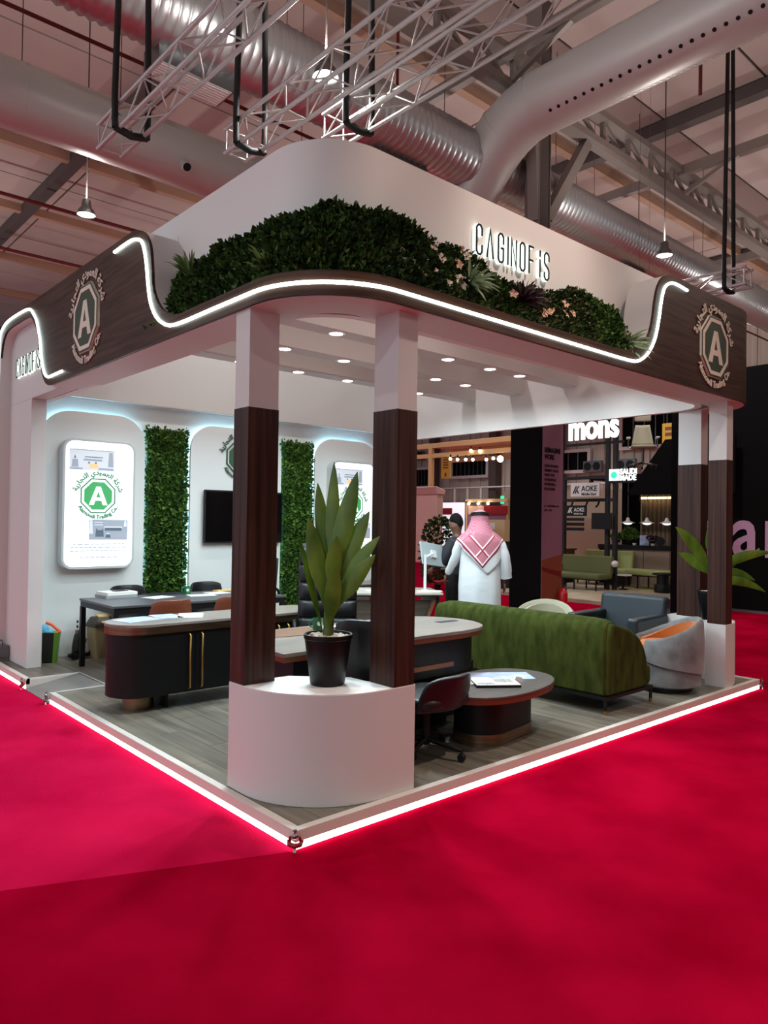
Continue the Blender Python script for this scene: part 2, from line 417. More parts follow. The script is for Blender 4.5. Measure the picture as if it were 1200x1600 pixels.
b = MB(); b.add([(0.0, 3.95, 0.005), (0.52, 3.95, PZ - 0.004), (0.52, 4.70, PZ - 0.004), (0.0, 4.70, 0.005), (0.0, 3.95, 0.001), (0.52, 3.95, 0.001), (0.52, 4.70, 0.001), (0.0, 4.70, 0.001)],
                [(0, 1, 2, 3), (0, 4, 5, 1), (3, 2, 6, 7), (0, 3, 7, 4), (4, 7, 6, 5), (1, 5, 6, 2)])
b.build('ramp', M['ramp_grey'], platform)
# clamps that hold the lit edge at the platform corners
def clamp(x, y, label, rz, red=True, s=1.0):
    t = thing('edge_clamp', label, 'clamp', (x, y, 0), rz)
    b = MB(); b.tube([(-0.035 * s, 0, 0.055), (-0.03 * s, -0.018, 0.04), (0, -0.026, 0.034), (0.03 * s, -0.018, 0.04), (0.035 * s, 0, 0.055)], [0.010, 0.013, 0.014, 0.013, 0.010], 8)
    b.tube([(-0.030 * s, -0.008, 0.05), (-0.024 * s, -0.02, 0.085)], [0.010, 0.006], 8); b.tube([(0.030 * s, -0.008, 0.05), (0.024 * s, -0.02, 0.085)], [0.010, 0.006], 8)
    b.build('body', M['dark_red'] if red else M['metal_grey'], t, smooth=50)
    b = MB(); b.sphere((0, -0.022, 0.083), (0.018, 0.012, 0.016)); b.lathe([(0.006, 0.078), (0.006, 0.106), (0.011, 0.108), (0.011, 0.114)], (0, -0.016, 0), 10)
    b.build('knob', M['steel'], t, smooth=60)
    MB().box(-0.008, 0.008, -0.026, -0.018, 0.0, 0.035).build('foot', M['white_paint'], t)
clamp(0.004, 0.004, 'red and chrome clamp gripping the foremost corner of the platform edge', radians(-45))
clamp(-0.012, 4.705, 'small red clamp on the platform edge at the far side of the ramp', radians(-90), s=0.8)
clamp(-0.012, 3.942, 'small grey clamp on the platform edge at the near side of the ramp', radians(-90), red=False, s=0.8)
clamp(PX, -0.004, 'small dark clamp at the end of the lit edge by the plant corner', radians(20), red=False, s=0.8)
# ------------------------------------------------------------ the stand: fascia ring, tower ring, beams
XO, YO, XR = 0.046, -0.034, 6.0      # outer faces of the fascia ring
RC = 0.61
LY = 6.05                             # the ring starts on the side face at y = LY
def path(s, d):
    """point of the ring at arc length s, d metres inside the outer face (plan view)"""
    L1 = LY - (YO + RC); A = RC * pi / 2; L2 = (XR - RC) - (XO + RC)
    if s <= L1: return (XO + d, LY - s)
    s -= L1
    if s <= A: a = pi + s / RC; return (XO + RC + (RC - d) * cos(a), YO + RC + (RC - d) * sin(a))
    s -= A
    if s <= L2: return (XO + RC + s, YO + d)
    s -= L2
    if s <= A: a = 1.5 * pi + s / RC; return (XR - RC + (RC - d) * cos(a), YO + RC + (RC - d) * sin(a))
    s -= A
    return (XR - d, YO + RC + s)
L1 = LY - (YO + RC); AR = RC * pi / 2; L2 = (XR - RC) - (XO + RC)
sl = lambda y: LY - y                      # arc length of a point on the side face
sr = lambda x: L1 + AR + x - (XO + RC)     # arc length of a point on the front face
S_END = L1 + 2 * AR + L2 + 5.3
cv = lambda y, z: (1.0416 * y + 0.1316, 1.0416 * z - 0.0717)
# top edge of the fascia (s, z)
top = [(sl(6.05), 3.84), (sl(6.0), 3.92), (sl(5.9), 3.945), (sl(2.35), 3.945)]
for y, z in chain([cv(*p) for p in ((2.108, 3.856), (1.955, 3.801), (1.842, 3.685), (1.795, 3.504), (1.770, 3.349), (1.665, 3.205), (1.512, 3.118), (1.352, 3.082), (1.25, 3.082))], 4): top.append((sl(y), z))
top += [(s, 3.14) for s in [L1 - 0.05 + AR * k / 10 for k in range(12)]]
top += [(sr(x), 3.14) for x in (1.0, 2.0, 2.9)]
for x, z in chain([(3.0, 3.14), (3.15, 3.15), (3.30, 3.18), (3.45, 3.26), (3.545, 3.36), (3.60, 3.5), (3.635, 3.66), (3.69, 3.80), (3.79, 3.90), (3.93, 3.935), (4.05, 3.94)], 4): top.append((sr(x), z))
top += [(sr(4.8), 3.94)] + [(L1 + AR + L2 + AR * k / 8, 3.94) for k in range(9)] + [(S_END, 3.94)]
# bottom edge (s, z): the arch at the far end of the side face, then level
arch = [cv(*p) for p in ((5.69, 3.3), (5.66, 3.482), (5.60, 3.623), (5.506, 3.699), (5.378, 3.731), (5.065, 3.735), (4.713, 3.727), (4.571, 3.69), (4.456, 3.592), (4.368, 3.476), (4.303, 3.291), (4.235, 3.117), (4.131, 3.004), (4.03, 2.957), (3.95, 2.949))]
bot = [(sl(y), z) for y, z in chain(arch, 3)]
bot += [(sl(3.9), 3.0), (S_END, 3.0)]
def interp(tab, s):
    if s <= tab[0][0]: return tab[0][1]
    for (a, za), (b, zb) in zip(tab, tab[1:]):
        if a <= s <= b: return za + (zb - za) * (s - a) / max(b - a, 1e-9)
    return tab[-1][1]
ss = sorted({round(x, 4) for x, _ in top} | {round(x, 4) for x, _ in bot} | {round(L1 + AR * k / 16, 4) for k in range(17)})
ss = [x for i, x in enumerate(ss) if i == 0 or x - ss[i - 1] > 0.002]
ss = [x for x in ss if 0.0 <= x <= S_END]
canopy = thing('stand_canopy', 'dark wood fascia with wavy light line under a tall white curved tower', 'canopy', (0, 0, 0))
def fascia_skin(d0, d1, name, m, which):
    b = MB(); n = len(ss)
    for s in ss:
        zb, zt = interp(bot, s), interp(top, s)
        x0, y0 = path(s, d0); x1, y1 = path(s, d1)
        b.v += [(x0, y0, zb), (x0, y0, zt), (x1, y1, zt), (x1, y1, zb)]
    for i in range(n - 1):
        a, c = 4 * i, 4 * (i + 1)
        if 'f' in which: b.f.append((a, c, c + 1, a + 1))
        if 't' in which: b.f.append((a + 1, c + 1, c + 2, a + 2))
        if 'i' in which: b.f.append((a + 2, c + 2, c + 3, a + 3))
        if 'b' in which: b.f.append((a + 3, c + 3, c, a))
    if 'e' in which: b.f += [(0, 1, 2, 3), (4 * n - 4, 4 * n - 1, 4 * n - 2, 4 * n - 3)]
    return b.build(name, m, canopy, smooth=35)
fascia_skin(0.0, 0.022, 'wood_fascia', M['wood_fascia'], 'ftibe')
fascia_skin(0.0221, 0.285, 'fascia_box', M['white_paint'], 'ftibe')
# far leg of the arch down to the platform
b = MB().box(XO, XO + 0.26, 6.03, 6.12, PZ, 3.84)
b.build('end_leg', M['white_paint'], canopy)
# led line on the face, a tube a few mm proud
def led_on_face(pts, r=0.0115, off=-0.006):
    P = []
    for s, z in pts:
        x, y = path(s, off); P.append((x, y, z))
    return MB().tube(P, r, 8).build('led_strip', M['led_white'], canopy, smooth=60)
lp = [(sl(y), z) for y, z in chain([cv(*p) for p in ((2.466, 3.785), (2.27, 3.789), (2.104, 3.782), (1.97, 3.735), (1.905, 3.64), (1.866, 3.52), (1.835, 3.38), (1.79, 3.25), (1.70, 3.135), (1.58, 3.06), (1.45, 3.022), (1.25, 3.012))], 4)]
lp += [(sl(y), 3.068) for y in (1.1, 0.8)] + [(L1 + AR * k / 16, 3.068) for k in range(17)] + [(sr(x), 3.068) for x in (1.0, 2.0, 2.7)]
lp += [(sr(x), z) for x, z in chain([(2.95, 3.068), (3.2, 3.071), (3.34, 3.085), (3.472, 3.15), (3.575, 3.25), (3.64, 3.36), (3.69, 3.514), (3.725, 3.66), (3.78, 3.79), (3.88, 3.855), (3.99, 3.872), (4.2, 3.862)], 4)]
led_on_face(lp)
la = [(sl(y), z) for y, z in chain([cv(*p) for p in ((5.74, 3.3), (5.696, 3.677), (5.611, 3.765), (5.417, 3.815), (5.072, 3.821), (4.72, 3.806), (4.58, 3.775), (4.492, 3.715), (4.40, 3.64), (4.335, 3.54), (4.265, 3.407), (4.215, 3.237), (4.137, 3.102), (4.06, 3.045), (3.98, 3.026), (3.85, 3.027), (3.622, 3.028))], 4)]
led_on_face(la)
# tower ring: a thin wall standing inside the fascia
TX, TY, TR, TZ = 0.325, 0.333, 0.46, 4.09
def tower_pts(d, n=14):
    r = TR - d; P = [(TX + d, 5.72)]
    P += [(TX + TR + r * cos(radians(180 + 90 * k / n)), TY + TR + r * sin(radians(180 + 90 * k / n))) for k in range(n + 1)]
    P += [(5.67 - TR + r * cos(radians(270 + 90 * k / n)), TY + TR + r * sin(radians(270 + 90 * k / n))) for k in range(n + 1)]
    return P + [(5.67 - d, 5.72)]
o_, i_ = tower_pts(0), tower_pts(0.07)
b = MB(); n = len(o_)
for x, y in o_: b.v.append((x, y, 3.0))
for x, y in o_: b.v.append((x, y, TZ))
for x, y in i_: b.v.append((x, y, TZ))
for x, y in i_: b.v.append((x, y, 3.0))
for i in range(n - 1):
    for k in range(4): b.f.append((k * n + i, k * n + i + 1, ((k + 1) % 4) * n + i + 1, ((k + 1) % 4) * n + i))
b.f += [(0, n, 2 * n, 3 * n), (n - 1, 4 * n - 1, 3 * n - 1, 2 * n - 1)]
b.build('tower_wall', M['white_paint_lit'], canopy, smooth=35)
# soffit closing the underside between fascia and tower
b = MB()
for s in ss:
    if s < sl(3.95): continue
    for d in (0.02, 0.36):
        x, y = path(s, d); b.v.append((x, y, 2.998))
for i in range(len(b.v) // 2 - 1): b.f.append((2 * i, 2 * i + 1, 2 * i + 3, 2 * i + 2))
b.build('soffit', M['white_paint'], canopy, solid=0.004)
# curved end walls of the flower niche, from the fascia edge back to the tower
for pts, k in (([(0.322, 2.15), (0.30, 2.48), (0.215, 2.68), (0.07, 2.76)], 1), ([(3.95, 0.330), (4.20, 0.30), (4.36, 0.20), (4.42, -0.01)], 0)):
    P = chain([(a, c, 0) for a, c in pts], 6)
    MB().loft([[(p.x, p.y, 3.02), (p.x, p.y, 3.925), (p.x + 0.012, p.y + 0.012, 3.925), (p.x + 0.012, p.y + 0.012, 3.02)] for p in P]).build('niche_end', M['white_paint_lit'], canopy, smooth=40)
# slats that bridge the open roof, running along x
for y in (1.30, 2.14, 2.98, 3.82):
    MB().box(0.4, 5.6, y - 0.11, y + 0.11, 3.45, 3.84).build('roof_beam', M['white_paint'], canopy)
# recessed downlights in the beams
ORD = ['first', 'second', 'third', 'fourth', 'fifth', 'sixth']
def downlight(x, y, z, i, beam):
    t = thing('downlight', '%s round downlight from the ramp side in the %s roof beam' % (ORD[i], beam), 'downlight', (x, y, z), 0, 'downlights in the roof beams')
    MB().lathe([(0.085, 0.0), (0.085, -0.008), (0.062, -0.010), (0.062, 0.0)], seg=20).build('trim_ring', M['white_gloss'], t, smooth=40)
    MB().lathe([(0.0, -0.0065), (0.061, -0.0065), (0.061, -0.004), (0.0, -0.004)], seg=20, cap=False).build('lens', M['lens'], t)
    l = bpy.data.lights.new('downlight_lamp', 'AREA'); l.shape = 'DISK'; l.size = 0.11; l.energy = DOWN_W * (4.0 if beam == 'foremost' and i < 2 else 1.0); l.color = (0.74, 0.93, 1.0); l.spread = radians(166)
    lo = bpy.data.objects.new('downlight_lamp', l); C.objects.link(lo); lo.parent = t; lo.location = (0, 0, -0.014)
for y, bn in ((2.14, 'second'), (2.98, 'third'), (3.82, 'rearmost')):
    for i, x in enumerate((1.10, 1.88, 2.64, 3.37, 4.05, 4.58)): downlight(x, y, 3.45, i, bn)
for i, x in enumerate((0.78, 1.5, 2.6, 3.7, 4.8)): downlight(x, 1.30, 3.45, i, 'foremost')  # unseen row; its corner lamps are added and boosted to brighten the white base

# ------------------------------------------------------------ columns and their white bases
def base(poly, label):
    t = MB().prism(poly, PZ, 0.735).build('planter_base', M['white_paint'], smooth=30, bevel=0.004)
    MB().prism([(sum(q[0] for q in poly) / len(poly) * 0.006 + x * 0.994, sum(q[1] for q in poly) / len(poly) * 0.006 + y * 0.994) for x, y in poly], 0.7352, 0.737).build('lit_top', M['white_paint_lit'], t)  # paler sheet on top, bright downlight put into its colour
    return tag(t, label, 'base')
def arc(cx, cy, r, a0, a1, n=16): return [(cx + r * cos(radians(a0 + (a1 - a0) * k / n)), cy + r * sin(radians(a0 + (a1 - a0) * k / n))) for k in range(n + 1)]
base([(0.28, 0.81), (0.06, 0.81)] + arc(0.65, 0.64, 0.59, 180, 270) + [(0.91, 0.05), (0.91, 0.28), (0.73, 0.28), (0.72, 0.44), (0.44, 0.72), (0.28, 0.73)], 'white rounded base at the front corner carrying the potted plant')
base([(5.265, 0.05)] + arc(5.37, 0.65, 0.60, 270, 360) + [(5.97, 0.86), (5.62, 0.86), (5.62, 0.50), (5.42, 0.26), (5.265, 0.26)], 'white rounded base beside the grey swivel chair')
def column(x0, x1, y0, y1, label):
    t = thing('column', label, 'column', ((x0 + x1) / 2, (y0 + y1) / 2, 0.737))
    a, c = (x1 - x0) / 2, (y1 - y0) / 2
    MB().box(-a, a, -c, c, 1.667, 2.262).build('white_shaft', M['white_paint'], t)
    MB().box(-a - 0.003, a + 0.003, -c - 0.003, c + 0.003, 0.0, 1.667).build('wood_cladding', M['wood_column'], t)
column(0.07, 0.28, 0.65, 0.81, 'half wood half white column standing behind the plant pot on the ramp side')
column(0.735, 0.895, 0.055, 0.27, 'half wood half white column standing between the plant pot and the coffee table')
column(5.268, 5.41, 0.055, 0.235, 'half wood half white column on the far base, in front of its twin')
column(5.64, 5.80, 0.49, 0.745, 'half wood half white column on the far base, behind its twin')

# ------------------------------------------------------------ back wall of the stand
WY = 5.70
bw = MB().box(0.32, 5.72, 5.80, 5.92, PZ, 4.0).build('wall_panel_back', M['wall_white']); bw['kind'] = 'structure'
MB().box(0.32, 5.72, WY, 5.80, 3.15, 4.09).build('upper_panel', M['wall_white'], bw, bevel=0.01)
def tombstone(x0, x1, z0, z1, r):
    return [(x0, z0), (x1, z0)] + arc(x1 - r, z1 - r, r, 0, 90, 8) + arc(x0 + r, z1 - r, r, 90, 180, 8)
mpy = lambda u, v, w: (u, w, v)
for x0, x1 in ((0.40, 1.64), (2.26, 3.68), (4.28, 5.52)):
    MB().prism(tombstone(x0, x1, PZ, 2.98, 0.34), WY + 0.035, WY, mpy).build('raised_panel', M['wall_white'], bw, smooth=30, bevel=0.004)
    # cove led behind the panel edge
    P = [(x0 + 0.04, 5.775, PZ)] + [(u, 5.775, v) for u, v in reversed(arc(x0 + 0.34, 2.98 - 0.34, 0.30, 90, 180, 6))] + [(u, 5.775, v) for u, v in reversed(arc(x1 - 0.34, 2.98 - 0.34, 0.30, 0, 90, 6))] + [(x1 - 0.04, 5.775, PZ)]
    MB().tube(P, 0.012, 6).build('cove_led', M['cove_led'], bw)
MB().box(0.4, 5.6, 5.755, 5.775, 3.165, 3.185).build('cove_led', M['cove_led'], bw)
MB().box(0.4, 5.6, 5.745, 5.755, 3.13, 3.15).build('cove_lip', M['wall_white'], bw)
# side post with the recessed lettering panel
post = MB().box(0.16, 0.315, 5.23, 6.03, PZ, 3.0).box(0.16, 0.315, 3.9, 6.03, 3.0, 3.84).build('wall_post', M['white_paint'], bevel=0.004); post['kind'] = 'structure'

# ------------------------------------------------------------ company lettering and emblems
SEG = {  # strokes on a 1 x 3 cell
 'C': [[(1, 1.95), (1, 2.7), (0.7, 3), (0.3, 3), (0, 2.7), (0, 0.3), (0.3, 0), (0.7, 0), (1, 0.3), (1, 1.0)]],
 'A': [[(-0.1, 0), (0.5, 3), (1.1, 0)]],
 'G': [[(1, 1.95), (1, 2.7), (0.7, 3), (0.3, 3), (0, 2.7), (0, 0.3), (0.3, 0), (0.7, 0), (1, 0.3), (1, 1.5), (0.5, 1.5)]],
 'I': [[(0.5, 0), (0.5, 3)]],
 'N': [[(0, 0), (0, 3), (1, 0), (1, 3)]],
 'O': [[(0.3, 3), (0, 2.7), (0, 0.3), (0.3, 0), (0.7, 0), (1, 0.3), (1, 2.7), (0.7, 3), (0.3, 3)]],
 'F': [[(0, 0), (0, 3), (1, 3)], [(0, 1.5), (0.9, 1.5)]],
 'i': [[(0.5, 0), (0.5, 2.0)], [(0.5, 2.3), (0.5, 3)]],
 'S': [[(1, 2.1), (1, 2.7), (0.7, 3), (0.3, 3), (0, 2.7), (0, 1.9), (0.2, 1.65), (0.8, 1.3), (1, 1.0), (1, 0.3), (0.7, 0), (0.3, 0), (0, 0.3), (0, 0.8)]],
}
def stroke(b, pts, w, d0, d1, mp):
    pts = [Vector(p) for p in pts]; n = len(pts); Lp = []; Rp = []
    closed = (pts[0] - pts[-1]).length < 1e-6
    for i in range(n):
        a = pts[i - 1] if i > 0 else (pts[-2] if closed else pts[0]); c = pts[i + 1] if i < n - 1 else (pts[1] if closed else pts[-1])
        t1 = (pts[i] - a).normalized() if (pts[i] - a).length > 1e-9 else None
        t2 = (c - pts[i]).normalized() if (c - pts[i]).length > 1e-9 else None
        t1 = t1 or t2; t2 = t2 or t1
        n1 = Vector((-t1.y, t1.x)); n2 = Vector((-t2.y, t2.x)); m = (n1 + n2)
        m = m.normalized() if m.length > 0.2 else n1
        k = min(1.0 / max(m.dot(n1), 0.35), 2.2)
        Lp.append(pts[i] + m * w / 2 * k); Rp.append(pts[i] - m * w / 2 * k)
    for i in range(n - 1): b.prism([Lp[i], Rp[i], Rp[i + 1], Lp[i + 1]], d0, d1, mp)
def sign_letters(word, xs, cw, h, mp, label, sw):
    t = thing('sign_lettering', label, 'sign')
    for ch, x in zip(word, xs):
        fr = MB(); ha = MB()
        for st in SEG[ch]:
            P = [(x + p[0] * cw, p[1] * h / 3) for p in st]
            stroke(fr, P, sw, 0.030, 0.036, mp); stroke(ha, P, sw * 1.2, 0.004, 0.030, mp)
        f = fr.build('letter', M['letter_black'], t); ha.build('letter_side', M['letter_halo'], f)
    return t
sign_letters('CAGINOFiS', [1.705, 1.825, 1.947, 2.03, 2.10, 2.205, 2.315, 2.425, 2.512], 0.058, 0.21, plane_y(0, TY, 3.655),
             'narrow black letters with white lit edges spelling CAGINOFIS on the tower above the flowers', 0.013)
t_ = sign_letters('CAGINOFiS', [0.0, 0.115, 0.225, 0.31, 0.375, 0.475, 0.58, 0.68, 0.76], 0.056, 0.20, plane_x(0.16, 5.70, 3.275),
             'narrow lettering on the recessed white panel inside the lit arch', 0.013)

def octagon(r, rot=pi / 8): return [(r / cos(pi / 8) * cos(rot + k * pi / 4), r / cos(pi / 8) * sin(rot + k * pi / 4)) for k in range(8)]
def emblem(mp, r, t, green, pale, dark, thick=0.018, board=True, lit='white_gloss'):
    """octagon badge with an A, company name curved over and under"""
    if board:
        MB().prism(octagon(r), 0.0, thick, mp).build('badge_board', M[pale], t)
        MB().prism(octagon(r * 0.985), thick, thick + 0.002, mp).build('badge_face', M[green], t)
    else:
        MB().ringprism(octagon(r), octagon(r * 0.93), 0, thick, mp).build('badge_rim', M[dark], t)
        MB().prism(octagon(r * 0.80), 0, thick, mp).build('badge_face', M[green], t)
    top_ = thick + 0.002
    if board: MB().ringprism(octagon(r * 0.92), octagon(r * 0.80), top_, top_ + 0.004, mp).build('badge_ring', M[pale], t)
    a = r * 0.53; b = MB(); w1 = r * 0.27; wt = r * 0.125; zi = a * 0.52; xi = lambda h: (-a + w1) * (1 - (h + a) / (zi + a))
    for k in (1, -1): b.prism([(k * x, y) for x, y in ((-a, -a), (-a + w1, -a), (0, zi), (0, a), (-wt, a))], top_, top_ + 0.004, mp)
    h0, h1 = -a * 0.52, -a * 0.18; b.prism([(xi(h0), h0), (-xi(h0), h0), (-xi(h1), h1), (xi(h1), h1)], top_, top_ + 0.004, mp)
    b.build('badge_letter', M[pale if board else lit], t)
    b = text(AR_NAME, r * 0.38, 0.003, 0.002); bend(b, r * 1.22, True); b.v = [mp(x, y, z + 0.01) for x, y, z in b.v]; b.build('arabic_lettering', M[dark], t)
    b = text('Alamoudi Trading Co.', r * 0.31, 0.003, 0.002); bend(b, r * 1.32, False); b.v = [mp(x, y, z + 0.01) for x, y, z in b.v]; b.build('latin_lettering', M[dark], t)
t = thing('company_emblem', 'green octagon emblem with a pale letter A on the fascia beside the lit arch', 'emblem')
yc, zc = cv(3.04, 3.385)
emblem(plane_x(XO, yc, zc), 0.295, t, 'emblem_green', 'emblem_pale', 'emblem_pale')
t = thing('company_emblem', 'green octagon emblem with a pale letter A on the fascia above the far column pair', 'emblem')
emblem(plane_y(4.755, YO, 3.435), 0.29, t, 'emblem_green', 'emblem_pale', 'emblem_pale')
t = thing('company_emblem', 'dark green octagon emblem on the back wall above the black television', 'emblem')
emblem(plane_y(3.02, WY, 2.58), 0.235, t, 'emblem_green2', 'white_gloss', 'emblem_green2', board=False)

# backlit sign boxes
def lightbox(xc, label):
    zc = 1.885; w, h = 0.86, 1.53; fy = 0.13
    t = thing('light_box', label, 'light box', (xc, WY, zc), 0)
    mp = lambda u, v, k: (u, -k, v)
    MB().prism(rrect(w, h, 0.13), 0, fy, mp).build('housing', M['housing_grey'], t, smooth=30, bevel=0.006)
    MB().prism(rrect(w - 0.06, h - 0.06, 0.10), fy, fy + 0.004, mp).build('lit_face', M['lightbox_face'], t)
    mf = lambda u, v, k: (u + (-0.02), -(fy + 0.005) - k, v + 0.10)
    emblem(mf, 0.205, t, 'print_green', 'white_gloss', 'print_darkgreen', thick=0.002, board=False, lit='lightbox_face')
    q = lambda u, v, k: (u, -(fy + 0.005) - k, v)
    def pic(x0, x1, z0, z1, items, nm):
        p = MB().prism([(x0, z0), (x1, z0), (x1, z1), (x0, z1)], 0, 0.001, q).build(nm, M['print_light' if nm == 'room_photo' else 'print_mid'], t)
        for k, (a, c, e, g, m) in enumerate(items):
            X = lambda f: x0 + (x1 - x0) * f
            Z = lambda f: z0 + (z1 - z0) * f
            MB().prism([(X(a), Z(e)), (X(c), Z(e)), (X(c - 0.02), Z(g)), (X(a + 0.02), Z(g))], 0.001, 0.002 + k * 0.0002, q).build('print_patch', M[m], p)
    pic(-0.36, 0.17, 0.40, 0.64, [(0.0, 1.0, 0.0, 0.25, 'print_light'), (0.28, 0.8, 0.15, 0.8, 'print_light'), (0.05, 0.2, 0.12, 0.5, 'print_mid'), (0.42, 0.64, 0.1, 0.3, 'print_orange'), (0.3, 0.72, 0.45, 0.55, 'print_mid'), (0.85, 0.97, 0.2, 0.9, 'print_mid'), (0.32, 0.74, 0.62, 0.66, 'print_dark'), (0.10, 0.14, 0.55, 0.72, 'print_dark'), (0.40, 0.45, 0.32, 0.42, 'print_dark'), (0.55, 0.60, 0.32, 0.42, 'print_dark'), (0.0, 0.3, 0.0, 0.1, 'print_mid'), (0.62, 0.98, 0.02, 0.12, 'print_mid'), (0.0, 1.0, 0.96, 1.0, 'print_mid')], 'room_photo')
    pic(-0.12, 0.34, -0.42, -0.18, [(0.0, 1.0, 0.0, 0.3, 'print_mid'), (0.12, 0.34, 0.6, 1.0, 'print_mid'), (0.16, 0.38, 0.15, 0.55, 'print_dark'), (0.4, 0.85, 0.45, 0.62, 'print_dark'), (0.52, 0.7, 0.62, 0.98, 'print_mid'), (0.42, 0.56, 0.1, 0.26, 'print_dark'), (0.44, 0.54, 0.28, 0.33, 'print_light'), (0.38, 0.87, 0.60, 0.66, 'print_light'), (0.12, 0.36, 0.72, 0.76, 'print_light'), (0.12, 0.36, 0.84, 0.88, 'print_light'), (0.0, 0.1, 0.3, 1.0, 'print_light'), (0.2, 0.34, 0.48, 0.56, 'print_mid'), (0.9, 0.98, 0.66, 0.96, 'print_light')], 'office_photo')
    # three short lines of small print and one below
    for k, (zz, wd) in enumerate(((-0.475, 0.60), (-0.515, 0.66), (-0.555, 0.66), (-0.63, 0.46))):
        words = MB(); x = -wd / 2 + 0.0; rnd = random.Random(k * 3 + 1)
        while x < wd / 2 - 0.02:
            wl = rnd.uniform(0.03, 0.07); words.prism([(x, zz), (x + wl, zz), (x + wl, zz + 0.010), (x, zz + 0.010)], 0, 0.001, q); x += wl + 0.014
        words.build('small_print', M['print_mid'], t)
lightbox(1.035, 'backlit white sign box with green emblem on the wall beside the side post')
lightbox(4.93, 'backlit white sign box with green emblem seen behind the tall potted plant')

# television and its bracket
t = thing('television', 'black flat television on the back wall below the emblem', 'television', (3.05, WY, 1.765))
mp = lambda u, v, k: (u, -k, v)
MB().prism(rrect(1.22, 0.71, 0.01, 3), 0.03, 0.075, mp).build('casing', M['black_matt'], t, bevel=0.004)
MB().box(-0.595, 0.595, -0.077, -0.075, -0.335, 0.335).build('screen', M['screen_black'], t)
MB().box(-0.2, 0.2, -0.03, 0.0, -0.15, 0.15).build('bracket', M['black_matt'], t)
# cove of foliage: two green wall strips
def leaf_cloud(n, sampler, size, rnd, tri=False):
    V = []; F = []
    for _ in range(n):
        p, nr = sampler(rnd); nr = Vector(nr)
        d = (nr + Vector((rnd.uniform(-1, 1), rnd.uniform(-1, 1), rnd.uniform(-0.9, 1.0))) * 0.9).normalized()
        sd = d.cross(Vector((rnd.uniform(-1, 1), rnd.uniform(-1, 1), rnd.uniform(-1, 1)))).normalized()
        L = size * rnd.uniform(0.7, 1.35); w = L * 0.36; up = sd.cross(d) * L * 0.12
        p = Vector(p); k = len(V)
        V += [p, p + d * L * 0.5 + sd * w - up, p + d * L, p + d * L * 0.5 - sd * w - up, p + d * L * 0.5 + up * 0.6]
        F += [(k, k + 1, k + 4), (k + 1, k + 2, k + 4), (k + 2, k + 3, k + 4), (k + 3, k, k + 4)]
    b = MB(); b.v = [tuple(v) for v in V]; b.f = F; return b
def green_wall(x0, x1, label):
    t = thing('green_wall', label, 'green wall', ((x0 + x1) / 2, 5.80, PZ))
    w = (x1 - x0); h = 2.80
    MB().box(-w / 2 + 0.03, w / 2 - 0.03, -0.06, 0, 0.0, h - 0.03).build('backing', M['leaf_dark'], t)
    def smp(r): return ((r.uniform(-w / 2 + 0.02, w / 2 - 0.02), -0.06 - r.uniform(0, 0.05), r.uniform(0.02, h - 0.02)), (0, -1, 0.15))
    def edge_s(r):
        s = r.choice((-1, 1)); return ((s * (w / 2 - 0.02), -r.uniform(0.02, 0.1), r.uniform(0.02, h)), (s * 0.8, -0.6, 0.1))
    o = leaf_cloud(5200, smp, 0.05, random.Random(3)).merge(leaf_cloud(900, edge_s, 0.05, random.Random(5))).build('foliage', M['leaf_bright'], t); o['kind'] = 'stuff'
green_wall(1.68, 2.22, 'strip of green artificial leaves between the lit sign box and the television')
green_wall(3.72, 4.24, 'strip of green artificial leaves on the wall behind the black executive chair')
# ------------------------------------------------------------ flower hedge on the canopy
hedge = thing('flower_hedge', 'dark green hedge with white flowers running along the curved canopy edge', 'hedge', (0, 0, 3.1))
SH0, SH1 = sl(2.19), sr(3.42)
def hz(s):   # crest height above 3.1
    return 0.475 + 0.018 * sin(s * 3.1) + 0.022 * sin(s * 9.7) - 0.12 * math.exp(-((s - sr(2.1)) / 0.5) ** 2) - 0.10 * max(0.0, 1 - (s - SH0) / 0.35) - 0.06 * max(0, 1 - (SH1 - s) / 0.25)
def hpt(s, t, out=0.0):
    x, y = path(s, 0.055 + t * 0.21 - out * 0.8); return (x, y, 0.02 + t * hz(s) + out * 0.35)
def hs(r):
    s = r.uniform(SH0, SH1); t = r.random() ** 0.8
    x0, y0 = path(s, 0.0); x1, y1 = path(s, 0.2); n = Vector((x0 - x1, y0 - y1, 0.10)).normalized()
    return hpt(s, t, r.uniform(-0.02, 0.03)), n
b = MB()
for k in range(61):
    s = SH0 + (SH1 - SH0) * k / 60
    for t in (0.0, 0.35, 0.7, 0.96): b.v.append(hpt(s, t, -0.03))
    x, y = path(s, 0.275); b.v.append((x, y, 0.0))
for k in range(60):
    for j in range(4): b.f.append((k * 5 + j, k * 5 + j + 1, (k + 1) * 5 + j + 1, (k + 1) * 5 + j))
b.build('hedge_core', M['leaf_dark'], hedge)
mids = sr(1.05)
def sub(sA, sB, n, size, m, seed):
    def f(r):
        s = r.uniform(sA, sB); t = r.random() ** 0.8
        x0, y0 = path(s, 0.0); x1, y1 = path(s, 0.2)
        return hpt(s, t, r.uniform(-0.02, 0.035)), Vector((x0 - x1, y0 - y1, 0.10)).normalized()
    o = leaf_cloud(n, f, size, random.Random(seed)).build('foliage', M[m], hedge); o['kind'] = 'stuff'
sub(SH0, sr(0.6), 5200, 0.05, 'leaf_dark', 1); sub(sr(0.5), mids, 1900, 0.045, 'leaf_dark', 2); sub(mids, SH1, 4200, 0.036, 'leaf_dark', 3)
